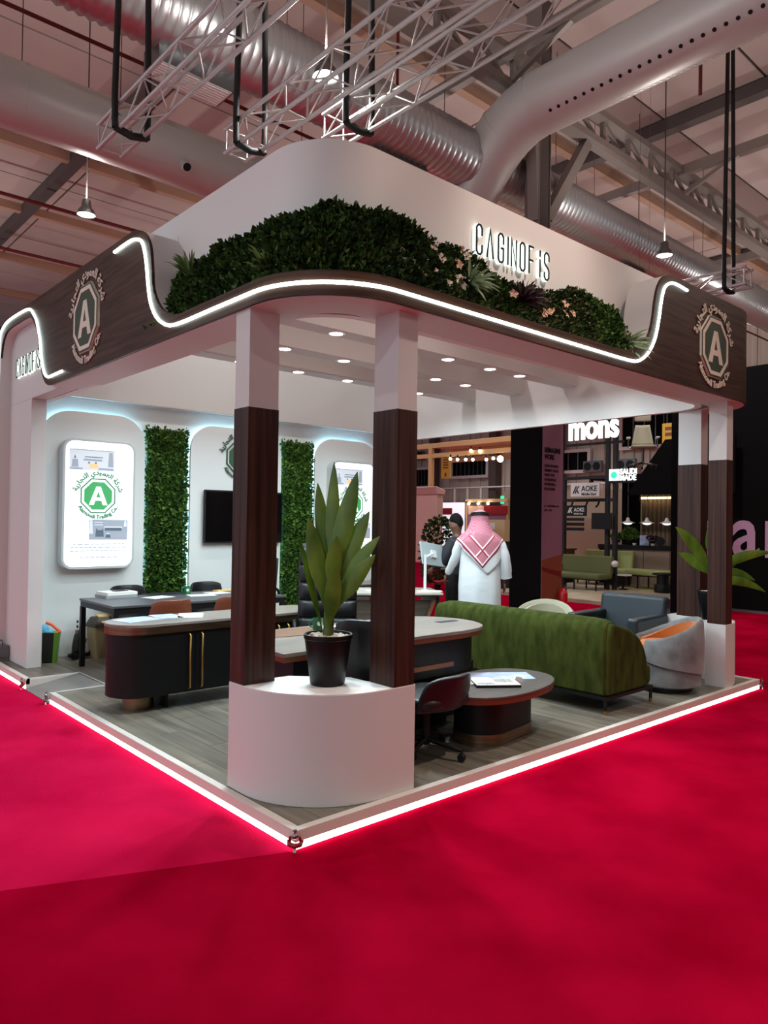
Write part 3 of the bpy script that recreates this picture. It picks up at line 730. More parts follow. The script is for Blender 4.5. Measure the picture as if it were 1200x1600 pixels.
sub(sr(1.9), sr(3.0), 1500, 0.03, 'leaf_olive', 4); sub(sr(2.85), SH1, 1500, 0.034, 'leaf_bright', 5); sub(SH0 + 0.1, sr(0.6), 700, 0.045, 'leaf_bright', 6); sub(sr(0.5), sr(2.0), 700, 0.036, 'leaf_bright', 8); sub(sr(1.1), sr(2.0), 500, 0.03, 'leaf_olive', 9)
def tuft(p, n, L, m, out, spread=1.0, seed=1):
    r = random.Random(seed); b = MB(); out = Vector(out)
    for _ in range(n):
        d = (out + Vector((r.uniform(-1, 1), r.uniform(-1, 1), r.uniform(-0.5, 0.9))) * spread).normalized(); l = L * r.uniform(0.6, 1.1); w = 0.007
        sd = d.cross(Vector((r.uniform(-1, 1), r.uniform(-1, 1), 0.3))).normalized(); P0 = Vector(p)
        q = [P0, P0 + d * l * 0.4, P0 + d * l * 0.75 + Vector((0, 0, -0.05 * l)), P0 + d * l + Vector((0, 0, -0.18 * l))]
        k = len(b.v); b.v += [tuple(a) for a in (q[0] - sd * w, q[0] + sd * w, q[1] - sd * w * 1.4, q[1] + sd * w * 1.4, q[2] - sd * w, q[2] + sd * w, q[3])]
        b.f += [(k, k + 1, k + 3, k + 2), (k + 2, k + 3, k + 5, k + 4), (k + 4, k + 5, k + 6)]
    return b.build('grass_tuft', M[m], hedge)
tuft((0.22, 1.72, 0.36), 46, 0.24, 'grass_blade', (-0.5, 0.3, 1.0), 0.55, 1)
tuft((0.16, 2.0, 0.14), 26, 0.22, 'grass_blade', (-0.5, 0.2, 0.9), 0.6, 2)
tuft((0.20, 0.62, 0.10), 34, 0.26, 'grass_blade', (-0.7, -0.5, 0.5), 0.75, 3)
tuft((0.34, 0.36, 0.16), 30, 0.24, 'grass_blade', (-0.3, -0.7, 0.9), 0.7, 7)
tuft((1.40, 0.09, 0.22), 44, 0.20, 'grass_pale', (0.1, -0.8, 0.0), 0.85, 4)
tuft((1.98, 0.10, 0.22), 60, 0.20, 'purple_blade', (0, -0.8, 0.2), 1.0, 5)
tuft((3.34, 0.08, 0.13), 60, 0.24, 'grass_pale', (0.3, -0.8, 0.1), 0.9, 6)
def flower(p, m, s=0.035, seed=0):
    r = random.Random(seed); b = MB(); N = Vector((r.uniform(-0.7, 0.2), -0.9, r.uniform(-0.1, 0.5))).normalized(); U = N.cross(Vector((0, 0, 1))).normalized(); Wv = U.cross(N)
    for k in range(5):
        a = 2 * pi * k / 5 + r.random(); d = (U * cos(a) + Wv * sin(a)); c = d.cross(N); P = Vector(p)
        kk = len(b.v); b.v += [tuple(q) for q in (P, P + d * s * 0.6 + c * s * 0.42 + N * 0.01, P + d * s * 1.15 + N * 0.004, P + d * s * 0.6 - c * s * 0.42 + N * 0.01)]; b.f.append((kk, kk + 1, kk + 2, kk + 3))
    return b.build('flower', M[m], hedge)
for k, (x, z) in enumerate(((0.657, 3.333), (0.766, 3.376), (0.945, 3.447), (0.969, 3.373), (0.773, 3.30), (0.842, 3.321), (0.889, 3.31), (0.915, 3.243), (1.038, 3.301), (1.122, 3.506), (1.165, 3.434), (1.323, 3.432), (1.15, 3.245), (1.276, 3.315), (1.283, 3.262), (1.416, 3.558), (1.448, 3.527), (1.52, 3.40), (1.861, 3.346), (2.161, 3.256), (2.19, 3.275), (2.255, 3.289), (2.302, 3.313), (2.482, 3.325), (2.592, 3.357), (2.53, 3.42))):
    t = (z - 3.12) / 0.5
    x_, y_ = path(sr(max(x, 0.62)), 0.03 + t * 0.20)
    flower((x, y_, z - 3.1), 'petal_pink' if k > 17 or k % 4 == 3 else 'petal_white', seed=k)

# ------------------------------------------------------------ potted plants
def big_leaf(root, tip, width, m, parent, sag=0.0, twist=0.0, fold=0.25):
    root = Vector(root); tip = Vector(tip); mid = (root + tip) / 2 + Vector((0, 0, sag)); d = (tip - root).normalized()
    sd = d.cross(Vector((cos(twist), sin(twist), 0.15))).normalized(); nn = sd.cross(d); b = MB(); N = 10
    for k in range(N + 1):
        t = k / N; P = root * (1 - t) ** 2 + mid * 2 * t * (1 - t) + tip * t * t
        w = width * (sin(pi * min(1, t ** 0.85)) ** 0.75) * (0.18 + 0.82 * min(1, t * 3.0)) if 0 < t < 1 else (width * 0.12 if t == 0 else 0.002)
        b.v += [tuple(P - sd * w + nn * w * fold), tuple(P), tuple(P + sd * w + nn * w * fold)]
    for k in range(N):
        for j in range(2): b.f.append((3 * k + j, 3 * k + j + 1, 3 * k + j + 4, 3 * k + j + 3))
    return b.build('leaf', m, parent, smooth=60)
def potted(loc, rz, label, leaves, s=1.0):
    t = thing('potted_plant', label, 'plant', loc, rz)
    p = MB().lathe([(0.0, 0.0), (0.098, 0.0), (0.105, 0.01), (0.142, 0.275), (0.148, 0.28), (0.148, 0.305), (0.138, 0.305), (0.134, 0.283), (0.0, 0.283)], seg=36, cap=False).build('pot', M['black_pot'], t, smooth=40)
    r = random.Random(4)
    for k in range(64):
        a, d = r.uniform(0, 2 * pi), 0.122 * sqrt(r.random()); q = r.uniform(0.010, 0.019)
        MB().sphere((d * cos(a), d * sin(a), 0.288), (q, q * r.uniform(0.7, 1), q * 0.75), 7, 5).build('pebble', M['pebble'], p)
    MB().tube([(0, 0, 0.26), (0.005, 0, 0.45), (0, 0.005, 0.62), (0.004, 0, 0.80)], [0.034, 0.030, 0.027, 0.02], 12).build('stem', M['plant_stem'], t, smooth=60)
    for L in leaves: big_leaf(L[0], L[1], L[2], M['plant_leaf'], t, L[3], L[4] if len(L) > 4 else 0.8)
    return t
# leaf coordinates are in the plant's own frame: x across, y away, z up from the pot foot
LV = [((0.01, 0, 0.69), (0.02, 0.02, 1.35), 0.044, 0.0, 1.5), ((0.02, -0.01, 0.64), (0.165, -0.02, 1.29), 0.060, 0.05, 1.45), ((-0.015, 0.01, 0.70), (-0.08, 0.03, 1.22), 0.044, 0.03, 1.7),
      ((-0.03, -0.02, 0.48), (-0.125, -0.05, 1.01), 0.054, 0.05, 1.75), ((0.03, 0, 0.58), (0.24, 0.01, 1.05), 0.058, 0.05, 1.35), ((0.04, -0.01, 0.52), (0.305, -0.04, 0.90), 0.044, 0.06, 1.2),
      ((0.04, -0.02, 0.44), (0.28, -0.08, 0.79), 0.052, 0.06, 1.3), ((0.0, -0.03, 0.32), (0.055, -0.13, 0.74), 0.052, 0.03, 1.5), ((-0.03, 0.0, 0.30), (-0.19, 0.02, 0.90), 0.028, 0.04, 2.4),
      ((0.01, -0.03, 0.56), (0.05, -0.10, 0.90), 0.050, 0.02, 1.5), ((-0.02, 0.02, 0.56), (-0.06, 0.06, 1.0), 0.042, 0.02, 1.6), ((0.01, 0.03, 0.52), (0.12, 0.2, 1.02), 0.05, 0.04, 1.4), ((-0.02, 0.03, 0.46), (-0.12, 0.16, 0.92), 0.045, 0.04, 1.8)]
RZC = atan2(-0.66607773, 0.74574434)
potted((0.49, 0.385, 0.737), RZC, 'broad leaved green plant in a black pot on the white corner base', LV)
LV2 = [((0, 0, 0.5), (-0.42, -0.06, 0.98), 0.06, 0.10, 1.4), ((0, 0, 0.45), (-0.36, 0.02, 0.70), 0.06, 0.08, 1.6), ((0, 0, 0.6), (0.12, 0.0, 1.24), 0.06, 0.02, 1.5), ((0, 0, 0.5), (0.62, -0.05, 0.72), 0.055, 0.12, 1.2),
       ((0, 0, 0.42), (0.46, 0.0, 0.42), 0.06, 0.14, 1.2), ((0, 0, 0.38), (0.55, -0.05, 0.30), 0.05, 0.14, 1.2), ((0, 0, 0.6), (0.05, 0.1, 1.10), 0.07, 0.0, 1.5), ((0, 0, 0.4), (0.3, 0.08, 0.60), 0.065, 0.1, 1.2), ((0, 0, 0.45), (-0.2, 0.15, 0.9), 0.06, 0.05, 1.6)]
potted((5.60, 0.34, 0.737), RZC, 'broad leaved green plant in a black pot behind the far column', LV2)

# ------------------------------------------------------------ sideboard (curved ends) near the ramp
t = thing('sideboard', 'long black sideboard with rounded end, bronze rim and two long brass handles', 'sideboard', (1.22, 2.96, PZ))
x0, x1, yh = -1.09, 1.10, 0.27
MB().prism(stadium(x0 + 0.02, x1 - 0.02, -yh + 0.02, yh - 0.02), 0.13, 0.655).build('body', M['black_panel'], t, smooth=35)
MB().prism(stadium(x0 + 0.005, x1 - 0.005, -yh + 0.005, yh - 0.005), 0.655, 0.715).build('rim', M['brushed_bronze'], t, smooth=35)
MB().prism(stadium(x0, x1, -yh, yh), 0.715, 0.742).build('top', M['top_greywood'], t, smooth=35, bevel=0.004)
for x in (-0.80, 0.80): MB().lathe([(0.0, 0.0), (0.13, 0.0), (0.13, 0.13), (0.0, 0.13)], (x, 0, 0), 28, cap=False).build('foot', M['brushed_bronze'], t, smooth=40)
MB().box(-0.62, -0.60, -0.16, 0.16, 0, 0.13).build('foot', M['black_matt'], t)
for x in (-0.46, -0.345, 0.45, 0.56):
    d = MB().tube([(x, -yh + 0.015, 0.16), (x, -yh - 0.012, 0.17), (x, -yh - 0.012, 0.62), (x, -yh + 0.015, 0.63)], 0.010, 10).build('handle', M['brass'], t, smooth=60)
for x in (-0.40, 0.10, 0.50): MB().box(x - 0.0015, x + 0.0015, -yh + 0.017, -yh + 0.025, 0.14, 0.65).build('door_gap', M['screen_black'], t)
def sheet(name, label, cat, c, size, z, rz, m, th=0.004, group=None):
    t = MB().box(-size[0] / 2, size[0] / 2, -size[1] / 2, size[1] / 2, 0, th).build(name, M[m]); t.location = (c[0], c[1], z); t.rotation_euler = (0, 0, rz)
    return tag(t, label, cat, group)
ZS = PZ + 0.742
sheet('brochure', 'pale blue brochure lying at the rounded end of the sideboard', 'brochure', (0.42, 3.02), (0.34, 0.26), ZS, 0.25, 'paper_blue', 0.004)
sheet('brochure', 'pale blue brochure next to the white papers on the sideboard', 'brochure', (0.72, 3.08), (0.22, 0.30), ZS, -0.1, 'paper_blue', 0.004)
sheet('paper_sheet', 'white papers lying on the sideboard behind the brochures', 'paper', (0.93, 3.02), (0.22, 0.30), ZS, -0.5, 'paper', 0.004)
# ------------------------------------------------------------ black meeting table and chairs
t = thing('meeting_table', 'long black table with slim square legs before the back wall', 'table', (1.67, 4.57, PZ))
MB().box(-1.03, 1.03, -0.48, 0.48, 0.715, 0.74).build('top', M['table_grey'], t, bevel=0.003)
MB().box(-1.02, 1.02, -0.47, 0.47, 0.655, 0.714).build('apron', M['black_matt'], t)
for sx in (-1, 1):
    for sy in (-1, 1): MB().box(sx * 1.0 - 0.025, sx * 1.0 + 0.025, sy * 0.45 - 0.025, sy * 0.45 + 0.025, 0, 0.656).build('leg', M['black_matt'], t)
ZT = PZ + 0.74
sheet('binder', 'grey ring binder at the bottom of the stack on the black table', 'binder', (1.02, 4.98), (0.36, 0.29), ZT, 0.05, 'folder_grey', 0.032)
sheet('binder', 'pale grey binder on top of the stack on the black table', 'binder', (1.03, 4.985), (0.35, 0.28), ZT + 0.0322, 0.08, 'paper', 0.030)
sheet('phone', 'black phone lying on the stacked binders', 'phone', (1.07, 5.0), (0.16, 0.08), ZT + 0.0625, 0.2, 'black_matt', 0.008)
sheet('paper_sheet', 'loose white papers on the black table beside the binders', 'paper', (1.38, 4.68), (0.30, 0.22), ZT, 0.3, 'paper', 0.003)
sheet('paper_sheet', 'white leaflet in front of the green mug on the black table', 'paper', (1.88, 4.62), (0.30, 0.21), ZT, -0.2, 'paper', 0.003)
sheet('paper_sheet', 'white sheets beyond the green mug on the black table', 'paper', (2.16, 4.76), (0.26, 0.22), ZT, 0.1, 'paper', 0.004)
sheet('laptop_pad', 'dark grey desk pad in the middle of the black table', 'desk pad', (1.60, 5.0), (0.44, 0.26), ZT, 0.0, 'slate_dark', 0.004)
sheet('wooden_tray', 'flat pale wooden tray at the end of the black table', 'tray', (2.46, 4.97), (0.44, 0.12), ZT, 0.1, 'bin_lip', 0.012)
def mug(loc, label, rz):
    t = thing('mug', label, 'mug', loc, rz)
    MB().lathe([(0, 0.0), (0.036, 0.0), (0.040, 0.006), (0.040, 0.095), (0.036, 0.095), (0.035, 0.012), (0, 0.012)], seg=20, cap=False).build('cup', M['mug_green'], t, smooth=50)
    MB().tube([(-0.038, 0, 0.078), (-0.062, 0, 0.074), (-0.066, 0, 0.048), (-0.056, 0, 0.026), (-0.038, 0, 0.024)], 0.006, 8).build('handle', M['mug_green'], t, smooth=60)
    MB().lathe([(0, -0.001), (0.038, -0.001), (0.038, 0.004), (0, 0.004)], seg=18).build('base_band', M['bin_lip'], t)
    o = MB().lathe([(0.0, 0), (0.017, 0), (0.017, 0.002), (0, 0.002)], seg=14); o.xform(Matrix.Translation((0.012, -0.038, 0.055)) @ Matrix.Rotation(radians(90), 4, 'X')); o.build('round_mark', M['paper'], t)
mug((1.79, 4.80, ZT), 'green mug with round white mark on the black table', -0.6)
def shell_chair(loc, rz, label, m, legm='black_matt', h=0.82, w=0.46, seat=0.45, group=None):
    """four legged chair with a curved shell back, facing +y of its own frame"""
    t = thing('side_chair', label, 'chair', loc, rz, group)
    P = lambda u, v: ((u - 0.5) * w * (1 - 0.10 * abs(2 * v - 1)), -0.21 - 0.05 * v + 0.10 * (2 * u - 1) ** 2, seat + 0.04 + v * (h - seat - 0.04) - (0.03 * (2 * u - 1) ** 6 * v if v > 0.8 else 0))
    MB().grid(P, 12, 6).build('backrest', M[m], t, smooth=60, solid=0.028, bevel=0.006)
    MB().prism(rrect(w, 0.44, 0.08, 5), seat - 0.03, seat + 0.035).build('seat', M[m], t, smooth=40, bevel=0.015)
    for sx in (-1, 1):
        for sy in (-1, 1): MB().tube([(sx * 0.17, sy * 0.17, seat - 0.03), (sx * 0.22, sy * 0.22, 0.0)], [0.014, 0.010], 8).build('leg', M[legm], t, smooth=60)
    return t
shell_chair((1.08, 3.90, PZ), 0.05, 'brown leather chair at the black table, the one by the sideboard papers', 'brown_leather')
shell_chair((1.80, 3.88, PZ), -0.04, 'brown leather chair at the black table, the one partly hidden by the wood column', 'brown_leather')
shell_chair((1.34, 5.26, PZ), pi, 'black chair behind the binders on the far side of the black table', 'black_leather')
shell_chair((2.36, 5.24, PZ), pi, 'black chair behind the green mug on the far side of the black table', 'black_leather')
# ------------------------------------------------------------ things along the back wall by the post
t = thing('shopping_bag', 'green and black shopping bag stuffed with blue and orange cloth beside the post', 'bag', (0.455, 5.46, PZ), -0.5)
b = MB(); b.loft([[(-0.085, -0.05, 0), (0.085, -0.05, 0), (0.085, 0.05, 0), (-0.085, 0.05, 0)], [(-0.115, -0.075, 0.34), (0.115, -0.075, 0.34), (0.115, 0.075, 0.34), (-0.115, 0.075, 0.34)]]); b.build('bag_body', M['bag_green'], t)
MB().loft([[(-0.05, -0.053, 0.0), (0.05, -0.053, 0.0), (0.05, -0.051, 0), (-0.05, -0.051, 0)], [(-0.075, -0.079, 0.34), (0.07, -0.079, 0.34), (0.07, -0.076, 0.34), (-0.075, -0.076, 0.34)]]).build('front_panel', M['bag_black'], t)
b = MB(); b.sphere((-0.05, -0.02, 0.36), (0.06, 0.05, 0.07), 10, 7).sphere((0.0, -0.03, 0.345), (0.06, 0.05, 0.03), 10, 7); b.build('blue_cloth', M['bag_blue'], t, smooth=60)
MB().tube(chain([(-0.03, 0.02, 0.44), (0.03, 0.0, 0.42), (0.09, -0.02, 0.37), (0.12, -0.03, 0.35), (0.09, -0.05, 0.33)], 3), 0.017, 8).build('orange_cloth', M['bag_orange'], t, smooth=60)
t = thing('steam_cleaner', 'small upright cleaning machine with dark wheels by the back wall', 'machine', (0.80, 5.50, PZ), 0.3)
b = MB().prism(rrect(0.22, 0.14, 0.04, 4), 0.02, 0.06); b.build('base', M['black_matt'], t, bevel=0.008)
MB().lathe([(0.0, 0.06), (0.06, 0.06), (0.055, 0.16), (0.038, 0.26), (0.02, 0.30), (0, 0.30)], (-0.02, 0, 0), 16, cap=False).build('tank', M['bag_black'], t, smooth=50)
MB().lathe([(0.0, 0.29), (0.026, 0.29), (0.026, 0.33), (0.0, 0.33)], (-0.02, 0, 0), 12, cap=False).build('collar', M['steel'], t, smooth=50)
for k in range(4): MB().lathe([(0.012, 0), (0.012, 0.016), (0.007, 0.018), (0.007, 0.028)], (-0.02, 0, 0.33 + k * 0.028), 10).build('nozzle_ring', M['black_matt'] if k % 2 else M['white_plastic'], t)
for x in (-0.09, 0.15):
    b = MB(); b.tube([(0.045 * cos(a), 0, 0.045 * sin(a)) for a in [2 * pi * k / 14 for k in range(14)]], 0.011, 6, closed=True); b.xform(Matrix.Translation((x, -0.06, 0.056))); b.build('wheel', M['black_matt'], t, smooth=60)
MB().tube([(0.05, 0, 0.1), (0.12, 0.02, 0.2), (0.05, 0.04, 0.27), (-0.02, 0.03, 0.25)], 0.009, 8).build('hose', M['metal_grey'], t, smooth=60)
t = thing('waste_bin', 'tan plastic waste bin with brown lid and yellowish swing flap', 'bin', (1.04, 5.46, PZ), 0.15)
MB().loft([rr for rr in ([[(x, y, z) for x, y in rrect(a, c, 0.03, 4)] for z, a, c in ((0, 0.22, 0.18), (0.36, 0.27, 0.22))])]).build('bin_body', M['bin_tan'], t, smooth=35)
MB().loft([[(x, y, z) for x, y in rrect(a, c, 0.04, 4)] for z, a, c in ((0.36, 0.29, 0.24), (0.385, 0.29, 0.24), (0.46, 0.22, 0.18), (0.47, 0.2, 0.16))]).build('lid', M['bin_lid'], t, smooth=35)
b = MB().grid(lambda u, v: (-0.06 + u * 0.17, -0.125 + 0.17 * v, 0.40 + 0.085 * sin(v * pi * 0.55) + 0.006), 6, 6); b.build('swing_flap', M['bin_lip'], t, smooth=60, solid=0.006)
t = thing('power_unit', 'grey electrical supply box with a carrying wire on the platform edge', 'power box', (0.105, 5.90, PZ), 0.0)
MB().box(-0.07, 0.05, -0.06, 0.1, 0.03, 0.17).build('case', M['metal_grey'], t, bevel=0.006)
MB().box(-0.072, -0.07, -0.045, 0.085, 0.05, 0.15).build('front', M['black_matt'], t)
MB().tube(chain([(-0.02, -0.05, 0.17), (-0.02, -0.03, 0.22), (-0.02, 0.05, 0.22), (-0.02, 0.09, 0.17)], 4), 0.005, 6).build('handle', M['black_matt'], t)
for y in (-0.05, 0.08): MB().box(-0.06, 0.04, y - 0.01, y + 0.01, 0, 0.03).build('foot', M['steel'], t)

# ------------------------------------------------------------ executive desk
t = thing('executive_desk', 'large black executive desk with grey wood top and one rounded end', 'desk', (1.55, 1.27, PZ))
top = [(-1.10, -0.47), (0.55, -0.47)] + [(p.x, p.y) for p in chain([(0.62, -0.47), (0.86, -0.43), (1.02, -0.33), (1.13, -0.12), (1.13, 0.12), (1.02, 0.33), (0.86, 0.44), (0.62, 0.47)], 4)] + [(-0.55, 0.47), (-0.75, 0.44), (-1.0, 0.2), (-1.1, -0.1)]
sc = lambda k: [(x * k, y * k) for x, y in top]
MB().prism(top, 0.735, 0.762).build('desk_top', M['top_greywood'], t, smooth=35, bevel=0.003)
MB().prism(sc(0.992), 0.700, 0.734).build('edge_band', M['bronze_edge'], t, smooth=35)
MB().prism(sc(0.90), 0.42, 0.699).build('upper_body', M['black_panel'], t, smooth=35)
MB().box(-0.9, 0.62, -0.30, 0.28, 0.0, 0.42).build('lower_body', M['black_panel'], t)
MB().box(0.66, 1.06, -0.20, 0.34, 0.0, 0.44).build('pedestal', M['black_panel'], t, bevel=0.01)
MB().box(-0.85, 0.56, -0.428, -0.415, 0.48, 0.515).build('bronze_strip', M['bronze_edge'], t)
MB().prism(rrect(0.24, 0.30, 0.11, 6, 1.03, 0.02), 0.60, 0.625).build('side_shelf', M['top_greywood'], t, smooth=35)
MB().prism(rrect(0.25, 0.31, 0.11, 6, 1.03, 0.02), 0.575, 0.599).build('shelf_band', M['bronze_edge'], t, smooth=35)
MB().box(0.80, 1.02, -0.05, 0.02, 0.762, 0.766).build('cable_flap', M['slate_dark'], t)
MB().prism([(-0.80, 0.12), (-0.30, 0.02), (-0.28, 0.40), (-0.62, 0.44)], 0.762, 0.766).build('writing_inlay', M['wood_mid'], t)
ZD = PZ + 0.766
mug((1.235, 1.49, ZD), 'green mug on the executive desk behind the plant stem', 0.1 - 0.75)
t = thing('desk_clock', 'small silver desk block on a brass foot on the executive desk', 'desk clock', (1.20, 1.24, ZD - 0.004), -0.75)
MB().box(-0.035, 0.035, -0.012, 0.012, 0.015, 0.06).build('block', M['folder_grey'], t, bevel=0.003); MB().box(-0.032, 0.032, -0.014, 0.014, 0, 0.015).build('foot', M['brass'], t)
MB().box(-0.012, 0.012, -0.0128, -0.012, 0.028, 0.04).build('dial', M['metal_grey'], t)
sheet('paper_sheet', 'white open papers on the executive desk beside the tall black chair', 'paper', (1.44, 1.42), (0.30, 0.42), ZD - 0.004, -0.4, 'paper', 0.003)
# executive chair with quilted back
t = thing('executive_chair', 'tall black quilted leather executive chair behind the executive desk', 'chair', (1.88, 2.20, PZ), RZC + 0.1)
for i in range(2):
    for k in range(5):
        x = -0.135 + i * 0.27; z = 0.55 + k * 0.165
        MB().grid(lambda u, v, x=x, z=z: (x + (u - 0.5) * 0.262, 0.20 + 0.05 * (z + v * 0.155 - 0.5) - 0.03 * sin(pi * u) * sin(pi * v) + 0.04 * ((x + (u - 0.5) * 0.262) / 0.27) ** 2 * -1 , z + v * 0.158), 6, 6).build('back_pad', M['black_leather'], t, smooth=60, solid=0.03)
MB().grid(lambda u, v: ((u - 0.5) * 0.56 * (1 - 0.25 * max(0, v - 0.85) * 3), 0.245 + 0.06 * v, 0.48 + v * 0.93), 6, 10).build('back_shell', M['black_leather'], t, smooth=60, solid=0.03)
MB().prism(rrect(0.54, 0.52, 0.10, 5), 0.44, 0.55).build('seat', M['black_leather'], t, smooth=40, bevel=0.03, bseg=3)
for sx in (-1, 1): MB().tube(chain([(sx * 0.27, 0.18, 0.50), (sx * 0.30, 0.14, 0.68), (sx * 0.30, -0.14, 0.69), (sx * 0.28, -0.16, 0.50)], 4), 0.018, 8).build('armrest', M['black_matt'], t, smooth=60)
def star(t, r=0.30, z=0.44, n=5, m='black_matt', castor=True):
    MB().lathe([(0.028, 0.08), (0.028, z)], seg=12).build('gas_lift', M['steel'] if m == 'steel' else M[m], t, smooth=60)
    for k in range(n):
        a = 2 * pi * k / n + 0.3; c, s = cos(a), sin(a)
        l = MB().tube([(0.02 * c, 0.02 * s, 0.12), (r * c, r * s, 0.075)], [0.024, 0.014], 8).build('leg', M[m], t, smooth=60)
        if castor:
            MB().tube([(r * c, r * s, 0.075), (r * c, r * s, 0.045)], 0.009, 8).build('castor_stem', M[m], l); w = MB().lathe([(0, -0.018), (0.026, -0.018), (0.029, 0), (0.026, 0.018), (0, 0.018)], seg=14, cap=False); w.xform(Matrix.Translation((r * c, r * s, 0.029)) @ Matrix.Rotation(a, 4, 'Z') @ Matrix.Rotation(radians(90), 4, 'X')); w.build('castor', M['black_matt'], l, smooth=50)
star(t)
# visitor chairs before the desk
def visitor(loc, rz, label, h):
    t = thing('visitor_chair', label, 'chair', loc, rz)
    MB().grid(lambda u, v: ((u - 0.5) * 0.50 * (1 - 0.16 * v ** 3), -0.22 - 0.07 * v + 0.09 * (2 * u - 1) ** 2, 0.36 + v * (h - 0.36) - 0.04 * (2 * u - 1) ** 4 * v), 14, 8).build('backrest', M['black_leather'], t, smooth=60, solid=0.035, bevel=0.008)
    MB().prism(rrect(0.50, 0.48, 0.12, 5), 0.37, 0.45).build('seat', M['black_leather'], t, smooth=40, bevel=0.025, bseg=3)
    star(t, 0.27, 0.37, 4)
    return t
visitor((1.06, 0.60, PZ), -0.95, 'black visitor chair with a tall back wedged behind the corner base', 0.99)
visitor((1.42, 0.46, PZ), 0.04, 'low black visitor chair on a star foot beside the coffee table', 0.60)
# ------------------------------------------------------------ coffee table
t = thing('coffee_table', 'oval coffee table with dark top and black drum base on a bronze plinth', 'coffee table', (2.21, 0.50, PZ), 0.14)
ov = lambda a, c, n=40: [(a * abs(cos(2 * pi * k / n)) ** 0.88 * (1 if cos(2 * pi * k / n) >= 0 else -1), c * abs(sin(2 * pi * k / n)) ** 0.88 * (1 if sin(2 * pi * k / n) >= 0 else -1)) for k in range(n)]
MB().prism(ov(0.60, 0.375), 0.385, 0.40).build('top', M['top_darkgrey'], t, smooth=35, bevel=0.003)
MB().prism(ov(0.595, 0.37), 0.345, 0.3848).build('edge_band', M['bronze_edge'], t, smooth=35)
MB().prism(stadium(-0.40, 0.36, -0.20, 0.20), 0.085, 0.345).build('drum', M['black_panel'], t, smooth=35)
MB().prism(stadium(-0.405, 0.365, -0.205, 0.205), 0.0, 0.085).build('plinth', M['brushed_bronze'], t, smooth=35)
ZC = PZ + 0.40
sheet('magazine', 'large pale blue glossy brochure on the coffee table', 'magazine', (2.40, 0.60), (0.50, 0.26), ZC, -0.62, 'paper_blue', 0.006)
t = sheet('magazine', 'open white magazine with small photos on the coffee table', 'magazine', (2.05, 0.60), (0.34, 0.22), ZC, -0.55, 'paper', 0.012)
for x, y, a, c in ((-0.14, -0.08, 0.09, 0.05), (-0.04, -0.09, 0.10, 0.04)): MB().box(x, x + a, y, y + c, 0.012, 0.0125).build('photo', M['paper_grey'], t)
t = sheet('book', 'thick black edged catalogue lying open on the coffee table', 'book', (2.13, 0.43), (0.34, 0.22), ZC, -0.62, 'black_matt', 0.018)
MB().box(-0.165, 0.168, -0.108, 0.106, 0.018, 0.022).build('pages', M['paper'], t); MB().box(0.0, 0.14, -0.02, 0.09, 0.022, 0.0225).build('photo', M['paper_grey'], t); MB().box(-0.15, -0.02, -0.09, -0.03, 0.022, 0.0225).build('photo', M['paper_grey'], t)
t = thing('card_holder', 'small clear card stand between the magazines on the coffee table', 'card stand', (2.36, 0.40, ZC), -0.6)
b = MB(); b.prism([(-0.04, 0), (0.04, 0), (0.015, 0.04), (-0.02, 0.045)], -0.035, 0.035, lambda u, v, w: (u, w, v)); b.build('stand', M['white_gloss'], t)
MB().obox((0.033, 0, 0.022), (0.004, 0.06, 0.036), M=Matrix.Rotation(radians(-30), 3, 'Y')).build('card', M['paper'], t)
# ------------------------------------------------------------ green sofa (its back towards the platform corner)
t = thing('sofa', 'mossy green velvet sofa with curved back on black frame with brass tipped legs', 'sofa', (3.76, 1.27, PZ))
hl = 1.05
prof = [(-0.40, 0.155), (-0.415, 0.50), (-0.41, 0.66), (-0.385, 0.755), (-0.34, 0.80), (-0.27, 0.81), (-0.20, 0.78), (-0.15, 0.70), (-0.12, 0.42), (-0.12, 0.155)]
rings = []
for y, k in ((-hl + 0.03, 0.93), (-hl + 0.05, 0.965), (-hl + 0.10, 0.99), (-hl + 0.2, 1.0), (hl - 0.25, 1.0), (hl - 0.13, 0.985), (hl - 0.06, 0.94), (hl - 0.03, 0.84)):
    rings.append([(-0.26 + (x + 0.26) * (0.85 + 0.15 * min(1, (k - 0.8) * 5)), y, 0.155 + (z - 0.155) * k) for x, z in prof])
MB().loft(rings).build('backrest', M['green_velvet'], t, smooth=50, bevel=0.02)
side = [(-0.38, 0.155)] + [(p.x, p.y) for p in chain([(-0.385, 0.62), (-0.33, 0.765), (-0.19, 0.75), (0.0, 0.695), (0.15, 0.61), (0.245, 0.49), (0.285, 0.36), (0.29, 0.155)], 4)]
for s in (-1, 1):
    y0 = s * hl; y1 = s * (hl - 0.17)
    MB().prism(side, min(y0, y1), max(y0, y1), lambda u, v, w: (u, w, v)).build('arm', M['green_velvet'], t, smooth=40, bevel=0.04, bseg=4)
for k in (-1, 1): MB().prism([(p.x, p.y) for p in chain([(-0.14, 0.30), (-0.14, 0.365), (0.10, 0.38), (0.37, 0.37), (0.42, 0.33), (0.425, 0.22), (0.40, 0.155), (-0.14, 0.155)], 2)], min(0.005 * k, k * (hl - 0.17)), max(0.005 * k, k * (hl - 0.17)), lambda u, v, w: (u, w, v)).build('seat_cushion', M['green_velvet'], t, smooth=50, bevel=0.025)
MB().box(0.275, 0.41, -hl + 0.03, hl - 0.03, 0.158, 0.35).build('seat_front', M['green_velvet'], t, smooth=40, bevel=0.05, bseg=4)
for y in (-hl + 0.015, hl - 0.045): MB().box(-0.40, 0.40, y, y + 0.03, 0.125, 0.155).build('frame_rail', M['black_matt'], t)
for x in (-0.40, 0.37): MB().box(x, x + 0.03, -hl + 0.045, hl - 0.045, 0.125, 0.155).build('frame_rail', M['black_matt'], t)
